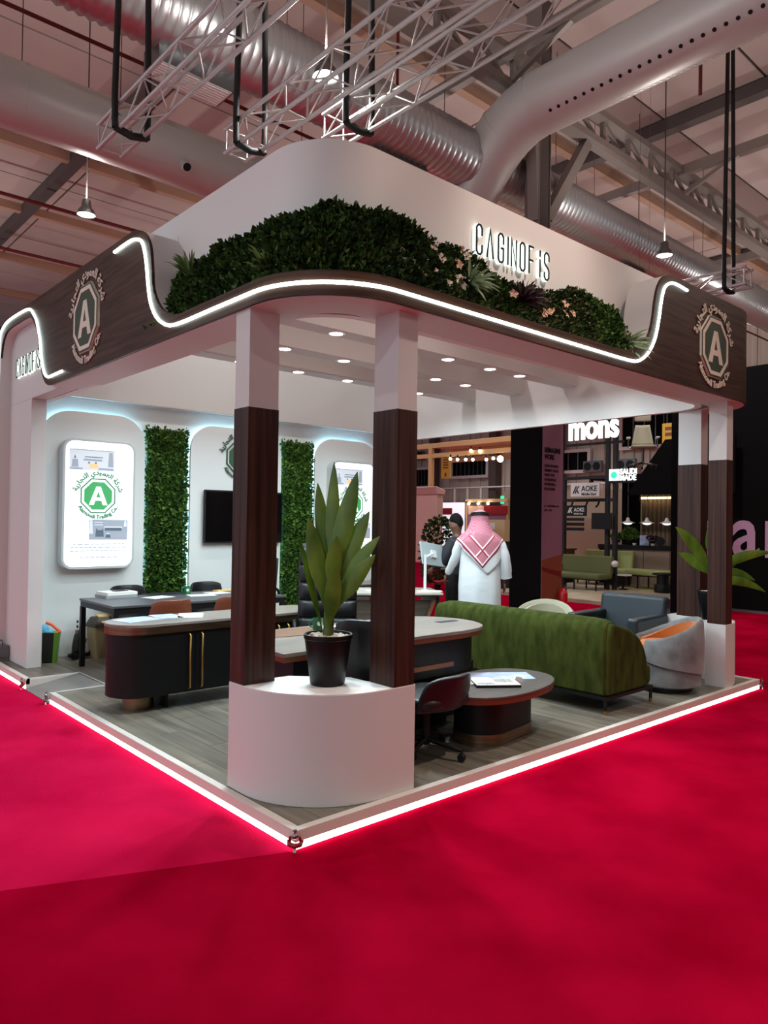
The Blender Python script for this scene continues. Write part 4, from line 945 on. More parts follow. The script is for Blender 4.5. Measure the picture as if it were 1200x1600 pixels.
for x in (-0.385, 0.385):
    for y in (-hl + 0.03, hl - 0.03):
        l = MB().lathe([(0.014, 0.035), (0.014, 0.13)], (x, y, 0), 12).build('leg', M['black_matt'], t, smooth=60)
        MB().lathe([(0.0145, 0.0), (0.0155, 0.036)], (x, y, 0), 12).build('brass_tip', M['brass'], l, smooth=60)
MB().box(-0.404, 0.30, -hl - 0.001, -hl + 0.004, 0.185, 0.189).build('seam', M['leaf_dark'], t)
# ------------------------------------------------------------ tub chairs
def tub(loc, rz, label, mo, mi, r=0.37, hb=0.60, hf=0.33, span=128, base=True):
    """round chair, open towards its own -y"""
    t = thing('tub_chair', label, 'chair', loc, rz)
    H = lambda a: hf + (hb - hf) * (0.5 + 0.5 * cos(min(pi, abs(a) * 1.35))) ** 0.8
    def P(u, v, rr, o=0.0):
        a = radians(-span + 2 * span * u); h = 0.06 + v * (H(a) - 0.06); k = rr * (1.0 + 0.05 * sin(pi * v)) ; return (k * sin(a), k * cos(a), h + o)
    VL = lambda u: 0.16 + 0.42 * abs(2 * u - 1) ** 1.6
    b = MB(); b.loft([[P(u / 36, VL(u / 36), r), P(u / 36, 0.65, r), P(u / 36, 0.97, r), P(u / 36, 1.0, r - 0.03, 0.012), P(u / 36, 0.97, r - 0.06), P(u / 36, 0.6, r - 0.075), P(u / 36, VL(u / 36), r - 0.05)] for u in range(37)])
    b.build('outer_shell', M[mo], t, smooth=60)
    MB().loft([[P(u / 36, v, r - 0.066 - 0.012 * (1 - v)) for v in (0.45, 0.6, 0.8, 0.94)] + [P(u / 36, v, r - 0.10) for v in (0.94, 0.8, 0.6, 0.45)] for u in range(37)]).build('inner_lining', M[mi], t, smooth=60)
    MB().lathe([(0.0, 0.05), (r - 0.06, 0.05), (r - 0.015, 0.07), (r - 0.012, 0.36), (r - 0.03, 0.385), (0.0, 0.385)], seg=36, cap=False).build('drum', M[mo], t, smooth=40)
    MB().lathe([(0.0, 0.38), (r - 0.10, 0.38), (r - 0.075, 0.40), (r - 0.075, 0.44), (r - 0.11, 0.465), (0.0, 0.47)], seg=32, cap=False).build('seat_cushion', M[mi], t, smooth=50)
    MB().lathe([(0.0, 0.0), (r - 0.1, 0.0), (r - 0.1, 0.05), (0.0, 0.05)], seg=28, cap=False).build('swivel_base', M['black_matt'], t, smooth=40)
    return t
tub((4.80, 0.44, PZ), RZC - radians(98), 'grey velvet swivel chair with orange velvet inside by the far column', 'grey_velvet', 'orange_velvet', r=0.345, hb=0.71, hf=0.50, span=138)
tub((4.98, 2.05, PZ), RZC - radians(20), 'beige cloth tub chair peeking over the green sofa back', 'beige_cloth', 'beige_cloth', r=0.36, hb=0.70, hf=0.5, span=125)
# slate armchair
t = thing('armchair', 'slate blue leather armchair with boxy arms behind the grey swivel chair', 'armchair', (5.20, 1.23, PZ), 0.05)
for s in (-1, 1): MB().box(-0.36, 0.40, min(s * 0.42, s * 0.30), max(s * 0.42, s * 0.30), 0.12, 0.64).build('arm', M['slate_dark' if s > 0 else 'slate_leather'], t, bevel=0.03, bseg=3)  # far arm gets a darker leather, shade put into its colour
b = MB().obox((0.40, 0, 0.52), (0.17, 0.80, 0.62), M=Matrix.Rotation(radians(10), 3, 'Y')); b.build('backrest', M['slate_leather'], t, bevel=0.05, bseg=4)
MB().box(-0.34, 0.32, -0.30, 0.30, 0.20, 0.44).build('seat_cushion', M['slate_leather'], t, bevel=0.04, bseg=3)
for x in (-0.3, 0.36):
    for y in (-0.36, 0.36): MB().box(x - 0.02, x + 0.02, y - 0.02, y + 0.02, 0, 0.125).build('leg', M['steel'], t)
# ------------------------------------------------------------ desk at the back with the monitor
t = thing('office_desk', 'pale topped office desk on slanted wooden end panels under the monitor', 'desk', (4.02, 3.98, PZ), -0.58)
MB().box(-0.80, 0.80, -0.40, 0.40, 0.715, 0.74).build('desk_top', M['top_lightwood'], t, bevel=0.003)
MB().box(-0.79, 0.79, -0.39, 0.39, 0.695, 0.714).build('top_frame', M['slate_dark'], t)
for s in (-1, 1):
    MB().prism([(s * 0.74, 0.695), (s * 0.70, 0.695), (s * 0.44, 0.0), (s * 0.48, 0.0)], -0.34, 0.34, lambda u, v, w: (u, w, v)).build('end_panel', M['wood_mid'], t)
    MB().box(s * 0.74 - 0.02, s * 0.74 + 0.02, -0.36, -0.32, 0.0, 0.695).build('leg', M['black_matt'], t)
MB().prism([(-0.42, 0.10), (0.45, 0.10), (0.66, 0.64), (-0.42, 0.64)], -0.30, -0.28, lambda u, v, w: (u, w, v)).build('modesty_panel', M['wood_panel_grey'], t)
ZB = PZ + 0.74
t = thing('monitor', 'white monitor seen from behind on a slim post and arm', 'monitor', (4.535, 3.60, ZB), 0)
MB().lathe([(0.045, 0.0), (0.045, 0.01), (0.019, 0.014), (0.019, 0.47), (0, 0.47)], seg=14).build('post', M['white_plastic'], t, smooth=50)
MB().tube([(0, 0, 0.43), (0.13, 0.02, 0.47), (0.20, 0.06, 0.475)], 0.016, 8).build('arm', M['white_plastic'], t, smooth=50)
RM = Matrix.Rotation(RZC + radians(52), 3, 'Z') @ Matrix.Rotation(radians(-16), 3, 'X') @ Matrix.Rotation(radians(8), 3, 'Y')
b = MB().obox((0, 0, 0), (0.50, 0.025, 0.31)); b.xform(Matrix.Translation((0.25, 0.12, 0.46)) @ RM.to_4x4()); b.build('casing', M['screen_grey'], t, bevel=0.006)
b = MB().obox((0, -0.02, 0), (0.10, 0.03, 0.10)); b.xform(Matrix.Translation((0.25, 0.12, 0.46)) @ RM.to_4x4()); b.build('mount_plate', M['white_plastic'], t)
sheet('paper_sheet', 'white papers at the end of the office desk beside the standing man', 'paper', (4.52, 3.50), (0.32, 0.14), ZB, -0.6, 'paper', 0.004)
sheet('computer_mouse', 'small black computer mouse on the pale office desk', 'mouse', (3.78, 4.14), (0.06, 0.10), ZB, 0.4, 'black_matt', 0.022)
sheet('notebook', 'white sheet of paper on the pale office desk beside the mouse', 'paper', (4.0, 3.95), (0.26, 0.2), ZB, -0.5, 'paper', 0.003)
t = thing('low_cabinet', 'grey low cabinet unit on dark legs against the wall under the second sign box', 'cabinet', (4.75, 5.38, PZ), 0)
MB().box(-0.75, 0.75, -0.22, 0.22, 0.12, 0.68).build('body', M['wood_panel_grey'], t, bevel=0.004); MB().box(-0.77, 0.77, -0.24, 0.24, 0.68, 0.70).build('top', M['top_greywood'], t)
for x in (-0.25, 0.25): MB().box(x - 0.002, x + 0.002, -0.224, -0.22, 0.13, 0.67).build('door_gap', M['black_matt'], t)
for x in (-0.32, 0.18, 0.62): MB().box(x, x + 0.012, -0.235, -0.22, 0.42, 0.60).build('handle', M['brass'], t)
for x in (-0.65, 0.65): MB().box(x - 0.02, x + 0.02, -0.18, 0.18, 0, 0.12).build('leg', M['black_matt'], t)
t = thing('desk_fan', 'white desktop machine standing behind the wood column near the executive chair', 'machine', (2.72, 4.62, ZT), 0)
MB().box(-0.05, 0.05, -0.05, 0.05, 0, 0.26).build('body', M['white_plastic'], t, bevel=0.015); MB().box(-0.04, 0.04, -0.052, -0.05, 0.05, 0.16).build('front', M['metal_grey'], t)
# black mesh chair beyond the table
t = thing('mesh_chair', 'black office chair with open loop armrest in front of the television', 'chair', (2.98, 5.20, PZ), -pi / 2 - 0.1)
MB().grid(lambda u, v: ((u - 0.5) * 0.46 * (1 - 0.2 * v), 0.22 + 0.06 * v - 0.07 * (2 * u - 1) ** 2, 0.50 + v * 0.62), 8, 8).build('backrest', M['black_mesh'], t, smooth=60, solid=0.025)
MB().prism(rrect(0.48, 0.46, 0.10, 5), 0.43, 0.50).build('seat', M['black_mesh'], t, smooth=40, bevel=0.02)
for s in (-1, 1): MB().tube(chain([(s * 0.25, 0.12, 0.48), (s * 0.31, -0.02, 0.66), (s * 0.30, -0.17, 0.74), (s * 0.28, 0.14, 0.74), (s * 0.24, 0.22, 0.62)], 4), 0.018, 8).build('armrest', M['black_matt'], t, smooth=60)
star(t, 0.30, 0.43)

# ------------------------------------------------------------ people
def skin_body(name, m, parent, J, E, root=0, sub=1):
    me = bpy.data.meshes.new(name); me.from_pydata([j[:3] for j in J], E, []); me.update()
    o = bpy.data.objects.new(name, me); C.objects.link(o)
    sk = o.modifiers.new('skin', 'SKIN'); sk.use_smooth_shade = True
    lay = me.skin_vertices[0].data
    for i, j in enumerate(J): r = j[3]; lay[i].radius = (r, j[4] if len(j) > 4 else r); lay[i].use_root = (i == root)
    sb = o.modifiers.new('sub', 'SUBSURF'); sb.levels = sub; sb.render_levels = sub
    dg = bpy.context.evaluated_depsgraph_get(); dg.update()
    nm = bpy.data.meshes.new_from_object(o.evaluated_get(dg)); bpy.data.objects.remove(o); bpy.data.meshes.remove(me)
    nm.name = name; nm.shade_smooth(); nm.materials.clear(); nm.materials.append(m)
    r = bpy.data.objects.new(name, nm); C.objects.link(r); r.parent = parent
    return r
def person_skeleton(hip=0.93, elbowR=(0.30, -0.02, 1.13), wristR=(0.33, 0.03, 0.88), elbowL=(-0.31, 0.05, 1.15), wristL=(-0.385, 0.24, 0.95), hold=False, k=1.0):
    J = []; E = []
    def add(p, r, par=None, r2=None):
        J.append((p[0] * k, p[1] * k, p[2] * k, r * k, (r2 if r2 else r) * k)); i = len(J) - 1
        if par is not None: E.append((par, i))
        return i
    pel = add((0, 0, hip), 0.135, None, 0.11); sp = add((0, -0.01, 1.12), 0.125, pel, 0.10); ch = add((0, -0.015, 1.32), 0.14, sp, 0.11); nb = add((0, 0, 1.45), 0.062, ch); nk = add((0, 0.015, 1.52), 0.054, nb)
    h1 = add((0, 0.035, 1.60), 0.085, nk, 0.085); h2 = add((0, 0.03, 1.685), 0.088, h1, 0.095); add((0, 0.02, 1.735), 0.06, h2)
    add((0, 0.128, 1.615), 0.014, h1)                                   # nose
    for s in (-1, 1): add((s * 0.088, 0.02, 1.625), 0.016, h1, 0.02)     # ears
    for s, el, wr in ((1, elbowR, wristR), (-1, elbowL, wristL)):
        sh = add((s * 0.185, -0.01, 1.40), 0.062, ch); e = add(el, 0.044, sh); w = add(wr, 0.028, e)
        d = (Vector(wr) - Vector(el)).normalized(); side = d.cross(Vector((0, 1, 0) if abs(d.y) < 0.8 else (0, 0, 1))).normalized() ; fw = side.cross(d)
        p = Vector(wr) + d * 0.055; pm = add(p, 0.034, w, 0.018)
        for q, (off, ln) in enumerate(((-0.026, 0.068), (-0.009, 0.078), (0.009, 0.072), (0.025, 0.055))):
            a = Vector(wr) + d * 0.085 + fw * off; i1 = add(a, 0.0095, pm); c = a + d * ln * 0.55 + side * s * -0.004; i2 = add(c, 0.009, i1); curl = d * ln * 0.4 - side * s * ln * 0.28; add(c + curl, 0.0075, i2)
        a = Vector(wr) + d * 0.035 - fw * 0.034; i1 = add(a, 0.012, pm); add(a + d * 0.045 - fw * 0.02, 0.010, i1)
        hp = add((s * 0.095, 0, hip - 0.07), 0.10, pel); kn = add((s * 0.11, 0.01, 0.49), 0.058, hp); an = add((s * 0.11, -0.02, 0.085), 0.040, kn); add((s * 0.115, 0.13, 0.035), 0.033, an)
    return J, E
RZP = RZC
man = thing('person', 'man in a white robe and red checked headscarf seen from behind at the desk', 'person', (4.98, 3.06, PZ), RZP + 0.05)
J, E = person_skeleton()
skin_body('body', M['skin_dark'], man, J, E)
def ell(z, rx, ry, cx=0, cy=0, n=32, fold=0.0, ph=0.0): return [(cx + (rx + fold * sin(7 * 2 * pi * i / n + ph)) * cos(2 * pi * i / n), cy + (ry + fold * sin(7 * 2 * pi * i / n + ph)) * sin(2 * pi * i / n), z) for i in range(n)]
b = MB(); b.loft([ell(1.495, 0.075, 0.075, 0, 0.005), ell(1.465, 0.14, 0.10), ell(1.43, 0.205, 0.125), ell(1.38, 0.24, 0.145), ell(1.28, 0.25, 0.16, 0, -0.01, fold=0.002), ell(1.12, 0.255, 0.17, 0, -0.01, fold=0.003, ph=1), ell(0.98, 0.265, 0.185, 0, -0.015, fold=0.004, ph=1.4), ell(0.82, 0.275, 0.20, 0, -0.015, fold=0.006, ph=1.8), ell(0.55, 0.275, 0.20, 0, -0.01, fold=0.009, ph=2.2), ell(0.28, 0.285, 0.205, 0, 0, fold=0.012, ph=2.6), ell(0.09, 0.29, 0.21, 0, 0, fold=0.014, ph=3.0)])
b.tube(chain([(0.17, -0.01, 1.405), (0.255, -0.015, 1.33), (0.315, -0.02, 1.14), (0.345, 0.02, 0.93)], 4), [0.09 + 0.004 * sin(k * 2.1) - 0.0005 * k for k in range(13)], 16)
b.tube(chain([(-0.17, -0.01, 1.405), (-0.255, 0.0, 1.34), (-0.315, 0.05, 1.15), (-0.375, 0.21, 0.975)], 4), [0.088 + 0.005 * sin(k * 2.4) - 0.0035 * k for k in range(13)], 16)
b.build('robe', M['thobe'], man, smooth=60)
MB().lathe([(0.078, 1.475), (0.078, 1.52), (0.07, 1.52)], (0, 0.005, 0), 24).build('collar', M['thobe'], man, smooth=50)
# headscarf: checked print with stripes that follow the two free edges (x, z of the cloth)
m = bpy.data.materials.new('headscarf'); m.use_nodes = True; nt = m.node_tree; bs = nt.nodes['Principled BSDF']; bs.inputs['Roughness'].default_value = 0.85; MATS['headscarf'] = m
tc = nt.nodes.new('ShaderNodeTexCoord'); sp_ = nt.nodes.new('ShaderNodeSeparateXYZ'); nt.links.new(tc.outputs['Object'], sp_.inputs[0])
def mth(op, a, bb=None, cc=None):
    n = nt.nodes.new('ShaderNodeMath'); n.operation = op
    for i, v in enumerate((a, bb, cc)):
        if v is None: continue
        if isinstance(v, (int, float)): n.inputs[i].default_value = v
        else: nt.links.new(v, n.inputs[i])
    return n.outputs[0]
KX = 1.15
zt = mth('SUBTRACT', sp_.outputs[2], 1.06); kx = mth('MULTIPLY', sp_.outputs[0], KX)
da = mth('DIVIDE', mth('SUBTRACT', zt, kx), 1.52); db = mth('DIVIDE', mth('ADD', zt, kx), 1.52)
band = lambda d, c, w: mth('LESS_THAN', mth('ABSOLUTE', mth('SUBTRACT', d, c)), w)
ck = nt.nodes.new('ShaderNodeTexChecker'); ck.inputs['Scale'].default_value = 130; nt.links.new(tc.outputs['Object'], ck.inputs[0])
ck.inputs[1].default_value = lin((206, 150, 164)) + (1,); ck.inputs[2].default_value = lin((166, 66, 92)) + (1,)
def mixc(f, c_in, col):
    n = nt.nodes.new('ShaderNodeMix'); n.data_type = 'RGBA'; nt.links.new(f, n.inputs['Factor']); nt.links.new(c_in, n.inputs['A']); n.inputs['B'].default_value = lin(col) + (1,); return n.outputs['Result']
body_mask = mth('LESS_THAN', sp_.outputs[2], 1.47)
wl = mth('MULTIPLY', mth('MAXIMUM', band(da, 0.162, 0.009), band(db, 0.162, 0.009)), body_mask)
rl = mth('MULTIPLY', mth('MAXIMUM', band(da, 0.144, 0.008), band(db, 0.144, 0.008)), body_mask)
w2 = mth('MAXIMUM', band(da, 0.026, 0.008), band(db, 0.026, 0.008)); r2 = mth('MAXIMUM', mth('LESS_THAN', da, 0.014), mth('LESS_THAN', db, 0.014))
col = mixc(r2, mixc(w2, mixc(rl, mixc(wl, ck.outputs[0], (240, 224, 226)), (168, 40, 70)), (240, 224, 226)), (168, 40, 70))
nt.links.new(col, bs.inputs['Base Color'])
def scarf(name, mm, tip, x0, grow, kx):
    def P(u, v):
        a = radians(-150 + 300 * u); s_, c_ = sin(a), -cos(a)
        if v < 0.5:
            q = v / 0.5; z = 1.805 - 0.305 * q; r = 0.108 * min(1.0, sqrt(max(0, 1 - (1 - min(1, q / 0.42)) ** 2)) + 0.01)
            r *= 1 + 0.62 * max(0, q - 0.48) / 0.52
            return (r * s_ * (1 + grow), (r * 1.10 * c_) * (1 + grow) + 0.02, z + grow * 0.05)
        q = (v - 0.5) / 0.5; back = max(0, -c_)
        xs = 0.30 * s_; zh = max(tip + abs(xs - x0) * kx, tip); zh = min(zh, 1.40) if back > 0 else 1.40
        z = 1.50 + (zh - 1.50) * q; f = min(1, (1.50 - z) / 0.11); f = f ** 0.8
        rx = 0.175 + (0.30 - 0.175) * f; ry = 0.190 + (0.188 - 0.190) * f + 0.03 * max(0, 1.42 - z)
        wob = 0.006 * sin(9 * a + 2) * q
        return ((rx + wob + grow * 0.35) * s_, (ry + wob + grow * 0.35) * c_ + 0.015 * (1 - f), z + (0.012 if abs(s_) > 0.8 else 0))
    return MB().grid(P, 60, 26).build(name, mm, man, smooth=60, solid=0.004)
scarf('headscarf', m, 1.06, 0.0, 0.03, KX)
scarf('scarf_edge', M['thobe'], 0.965, 0.07, 0.012, 1.05)
b = MB()
for dz in (0.0, 0.022): b.tube([(0.110 * cos(a), 0.018 + 0.121 * sin(a), 1.728 + dz - 0.014 * sin(a)) for a in [2 * pi * k / 28 for k in range(28)]], 0.011, 8, closed=True)
b.build('head_cord', M['black_matt'], man, smooth=60)
MB().obox((-0.44, 0.36, 0.845), (0.17, 0.09, 0.018), rz=0.3).build('held_tablet', M['dark_red'], man)
bpy.data.objects['held_tablet'].parent = None
o = bpy.data.objects['held_tablet']; o.name = 'tablet'; o.matrix_world = Matrix.Translation((4.98, 3.06, PZ)) @ Matrix.Rotation(RZP + 0.05, 4, 'Z'); tag(o, 'small dark red tablet under the hand of the man in the white robe', 'tablet')
man2 = thing('person', 'man with short dark hair in dark clothes standing beyond the man in the robe', 'person', (5.30, 3.74, PZ), RZP + 0.9)
J, E = person_skeleton(elbowL=(-0.29, 0.04, 1.13), wristL=(-0.25, 0.24, 1.02), elbowR=(0.29, 0.04, 1.13), wristR=(0.22, 0.25, 1.05), k=0.975)
skin_body('body', M['skin_dark'], man2, J, E)
kk = 0.975
b = MB(); b.loft([[(x * kk, y * kk, z * kk) for x, y, z in r] for r in (ell(1.475, 0.085, 0.08), ell(1.45, 0.14, 0.10), ell(1.41, 0.20, 0.13), ell(1.30, 0.205, 0.145), ell(1.10, 0.195, 0.14), ell(0.92, 0.195, 0.14))])
for s in (-1, 1): b.tube([(s * 0.15 * kk, 0, 1.38 * kk), (s * 0.24 * kk, 0, 1.30 * kk), (s * 0.285 * kk, 0.035, 1.12 * kk), (s * 0.245 * kk, 0.21, 1.04 * kk)], [0.075, 0.075, 0.065, 0.05], 14)
b.build('shirt', M['dark_cloth'], man2, smooth=60)
b = MB()
for s in (-1, 1): b.tube([(s * 0.09, 0, 0.93), (s * 0.105, 0.01, 0.5), (s * 0.11, -0.01, 0.05)], [0.115, 0.09, 0.075], 14)
b.build('trousers', M['black_matt'], man2, smooth=60)
MB().grid(lambda u, v: ((0.079 * sin(pi * (0.05 + 0.55 * v))) * cos(2 * pi * u), 0.022 + 0.096 * sin(pi * (0.05 + 0.55 * v)) * sin(2 * pi * u), (1.668 + 0.092 * cos(pi * (0.05 + 0.55 * v)) - 0.055 * max(0, -sin(2 * pi * u)) * v) ), 28, 10, wrap=True).build('hair', M['hair'], man2, smooth=60, solid=0.012)
# ------------------------------------------------------------ overhead: lamps, ducts, trusses, steel
def pendant(x, y, z, label, group=None):
    t = thing('pendant_lamp', label, 'lamp', (x, y, z), 0, group)
    MB().lathe([(0.145, 0.02), (0.155, 0.0), (0.15, 0.03), (0.13, 0.09), (0.09, 0.13), (0.07, 0.26), (0.0, 0.27)], seg=24, cap=False).build('shade', M['metal_grey'], t, smooth=40)
    MB().lathe([(0.0, 0.012), (0.14, 0.012), (0.14, 0.02), (0.0, 0.02)], seg=24, cap=False).build('lens', M['lens'], t)
    MB().tube([(0, 0, 0.26), (0, 0, CZ - z)], 0.012, 6).build('cable', M['girder_dark'], t)
    l = bpy.data.lights.new('hall_lamp', 'AREA'); l.shape = 'DISK'; l.size = 0.26; l.energy = HALL_W * (1.55 if y < 3 and x > 0 else 1.0); l.color = (1.0, 0.84, 0.72) if y < 3 and x > 0 else (0.98, 0.95, 0.93); l.spread = radians(150)
    o = bpy.data.objects.new('hall_lamp', l); C.objects.link(o); o.parent = t; o.location = (0, 0, -0.01)
    l = bpy.data.lights.new('ceiling_fill', 'AREA'); l.shape = 'DISK'; l.size = 0.26; l.energy = UP_FILL_W; l.color = (1.0, 0.95, 0.9)  # upward fill added to brighten the ceiling, not part of the lamp
    o = bpy.data.objects.new('ceiling_fill', l); C.objects.link(o); o.parent = t; o.location = (0, 0, 0.30); o.rotation_euler = (pi, 0, 0)
pendant(2.30, 9.83, 7.0, 'bright pendant hall lamp hanging below the smooth duct on its cable')
pendant(2.95, 3.80, 7.0, 'twin bright pendant hall lamp shining behind the truss bars')
pendant(11.28, 3.86, 7.0, 'bright pendant hall lamp hanging before the ribbed duct')
for x, y in ((-5.5, 3.85), (-5.5, -2.1), (2.9, -2.1), (11.3, -2.1), (-5.5, -8.1), (2.9, -8.1), (11.3, -8.1), (11.3, 9.85), (19.7, 3.85), (19.7, 9.85), (19.7, 15.9), (11.3, 15.9), (-5.5, 9.85), (-5.5, 15.9), (-5.5, 22), (2.9, 22), (2.9, 29), (11.3, 22), (19.7, 22), (26, 9.85), (26, 15.9), (26, 22), (26, 3.85), (19.7, -2.1)):  # unseen rows; far lamps added to brighten the ceiling and back wall
    pendant(x, y, 7.0, 'pendant hall lamp of the lamp rows outside the view', 'hall lamps out of view')
# smooth duct
t = thing('smooth_duct', 'smooth pale grey round duct with small outlet under the hall ceiling', 'duct', (0, 8.65, 8.0))
b = MB(); b.tube([(x, 0, 0) for x in (-18, -6, 2, 10)], 0.49, 40); b.build('pipe', M['duct_white'], t, smooth=50)
for x in (-6.5, -2.8, 0.9, 4.6):
    b = MB(); b.tube([(x - 0.03, 0, 0), (x + 0.03, 0, 0)], 0.497, 40); b.build('joint_band', M['duct_white'], t, smooth=50)
ax = Vector((0, -0.78, -0.62)); b = MB(); p = Vector((3.35, 0, 0)) + ax * 0.45
b.tube([p, p + ax * 0.18], 0.085, 18); b.build('outlet', M['duct_white'], t, smooth=50)
b = MB(); b.tube([p + ax * 0.17, p + ax * 0.185], 0.068, 18); b.build('outlet_mouth', M['black_matt'], t)
for x in (0.9, 2.4, 6.0): MB().tube([(x, 0, 0.48), (x, 0, CZ - 8.0)], 0.008, 6).build('hanger', M['girder_dark'], t)
# ribbed spiral duct: real corrugation rings
t = thing('ribbed_duct', 'shiny ribbed metal duct running the length of the hall', 'duct', (0, 6.22, 8.655))
rings = []; x = -9.0
while x < 27.5:
    rings += [(x, 0.515), (x + 0.06, 0.546), (x + 0.12, 0.515)]; x += 0.14
b = MB(); b.loft([[(x, r * cos(2 * pi * k / 36), r * sin(2 * pi * k / 36)) for k in range(36)] for x, r in rings]); b.build('pipe', M['duct_spiral'], t, smooth=70)
for x0, x1, lab in ((1.95, 3.1, 'lit'), (5.85, 7.05, ''), (13.9, 14.8, '')):
    MB().box(x0, x1, -0.02, 0.48, -0.74, -0.42).build('vent_box', M['girder_dark' if not lab else 'metal_grey'], t)  # lit vent painted paler, its reflected light put into the colour
    g = MB().box(x0 + 0.03, x1 - 0.03, 0.0, 0.46, -0.752, -0.74).build('grille', M['white_plastic'], t)
    if lab:
        for k in range(7): MB().box(x0 + 0.06, x1 - 0.06, 0.03 + k * 0.06, 0.055 + k * 0.06, -0.762, -0.752).build('grille_slat', M['white_gloss'], g)  # white slats stand in for the bright reflection on the grille
for x in (0.5, 4.0, 7.5, 11.0, 14.5, 18): MB().tube([(x, 0, 0.5), (x, 0, CZ - 8.655)], 0.008, 6).build('hanger', M['girder_dark'], t)
# white perforated duct with an elbow
t = thing('perforated_duct', 'white round duct with a row of dark holes and a bent end', 'duct', (8.44, 0, 9.255))
K = lambda y, z: (0, -3.16 + (y + 3.16) * 1.2, z * 1.2)
MB().tube([(0, -18, 0), (0, -6, 0), (0, 2.6, 0), K(3.45, 0)], 0.54, 40).build('pipe', M['duct_white'], t, smooth=50)
bend_ = [K(*q) for q in ((3.45, 0.0), (3.75, -0.05), (4.1, -0.20), (4.38, -0.42), (4.62, -0.70), (5.0, -1.2))]
MB().tube(bend_, 0.534, 40).build('elbow', M['duct_white'], t, smooth=50)
for i in (0, 2, 4):
    a = Vector(bend_[max(i - 1, 0)]); c = Vector(bend_[i + 1]); d = (c - a).normalized() * 0.03; q = Vector(bend_[i])
    MB().tube([q - d, q + d], 0.545, 40).build('joint_band', M['duct_white'], t, smooth=50)
for ang, rr, step in ((53, 0.032, 0.165), (104, 0.034, 0.11)):
    b = MB(); n = Vector((-cos(radians(ang)), 0, -sin(radians(ang)))); y = 4.3
    while y > -9:
        c = Vector((0, y, 0)) + n * 0.536; b.tube([c, c + n * 0.008], rr, 8); y -= step
    o = b.build('hole_row', M['black_matt'] if ang == 53 else M['truss_alu'], t); o['kind'] = 'stuff'
# aluminium trusses hung in black slings
def truss(x, z, y0, y1, label, w=0.29):
    t = thing('lighting_truss', label, 'truss', (x, y0, z)); L = y1 - y0; sg = 1 if L > 0 else -1; n = int(abs(L) / 0.42)
    cs = [(-w / 2, -w / 2), (w / 2, -w / 2), (w / 2, w / 2), (-w / 2, w / 2)]
    for cx, cz in cs: rod('chord', (cx, 0, cz), (cx, L, cz), 0.025, M['truss_alu'], t, seg=10)
    for f in range(4):
        (ax, az), (bx, bz) = cs[f], cs[(f + 1) % 4]
        for k in range(n):
            ya, yb = sg * (0.04 + k * 0.42), sg * (0.04 + (k + 1) * 0.42); (p, q) = ((ax, az), (bx, bz)) if (k + f) % 2 == 0 else ((bx, bz), (ax, az))
            rod('brace', (p[0], ya, p[1]), (q[0], yb, q[1]), 0.011, M['truss_alu'], t, seg=6)
    for k in (0.03,): 
        for f in range(4): rod('end_bar', (cs[f][0], sg * k, cs[f][1]), (cs[(f + 1) % 4][0], sg * k, cs[(f + 1) % 4][1]), 0.011, M['truss_alu'], t, seg=6)
    return t
truss(1.16, 6.36, 5.80, -6.0, 'aluminium box truss whose free end hangs before the smooth duct')
truss(2.33, 6.34, 4.80, -6.0, 'aluminium box truss ending just above the tower rim')
truss(3.18, 6.50, 3.95, -6.0, 'yellowish lit aluminium truss ending behind the tower top')
truss(10.65, 6.0, 2.0, 8.0, 'short aluminium truss seen above the fascia emblem')
def sling(x, y, z, label, w=0.2, dx=0.14):
    t = thing('truss_sling', label, 'sling', (x, y, z))
    for s in (-1, 1): MB().tube([(s * dx * 0.8, s * 0.02, CZ - z - 0.36), (s * w, 0, 0.2), (s * w * 0.95, 0, -0.16)], [0.035, 0.038, 0.04], 8).build('strap', M['strap_black'], t, smooth=60)
    MB().tube([(-w * 0.95, 0, -0.15), (0, 0, -0.19), (w * 0.95, 0, -0.15)], 0.045, 8).build('loop', M['strap_black'], t, smooth=60)
sling(1.16, 5.15, 6.36, 'pair of black slings carrying the truss in front of the smooth duct')
sling(2.33, 4.45, 6.34, 'pair of black slings carrying the middle truss above the tower')
sling(3.18, 3.45, 6.50, 'pair of black slings carrying the yellowish truss')
sling(10.65, 2.35, 6.0, 'pair of black slings carrying the short truss above the emblem', 0.19)
# roof girder and its column
t = thing('roof_girder', 'brown steel lattice girder under the hall ceiling', 'girder', (0, 5.42, 9.8))
for z in (0.0, 0.62): rod('chord', (3, 0, z), (40, 0, z), 0, M['girder'], t, square=True, size=(0.30, 0.14))
for k in range(36):
    x = 3.4 + k * 1.02
    rod('post', (x, 0, 0.05), (x, 0, 0.58), 0, M['girder'], t, square=True, size=(0.09, 0.09))
    rod('diagonal', (x, 0, 0.58), (x + 0.85, 0, 0.05), 0, M['girder'], t, square=True, size=(0.07, 0.07))
for x, nm in ((8.3, 0), (15.0, 0), (22, 0)):
    rod('cross_beam', (x, -14, 0.62), (x, 14, 0.62), 0, M['girder'], t, square=True, size=(0.16, 0.24))
    rod('knee_brace', (x, -1.6, 0.62), (x, 0, 0.0), 0, M['girder'], t, square=True, size=(0.09, 0.09))
t = thing('steel_column', 'dark steel hall column with two slanted struts below the girder', 'column', (9.47, 5.55, 0))
MB().box(-0.17, 0.17, -0.15, 0.15, 4.62, CZ).build('shaft', M['girder_dark'], t)
for x in (-0.18, 0.18): MB().box(x - 0.012, x + 0.012, -0.17, 0.17, 4.62, CZ).build('flange', M['girder'], t)
rod('strut', (-0.15, -0.05, 7.6), (-0.36, -0.1, 9.75), 0, M['girder'], t, square=True, size=(0.2, 0.2))
rod('strut', (0.2, -0.05, 7.75), (1.5, -0.1, 9.7), 0, M['girder'], t, square=True, size=(0.2, 0.2))
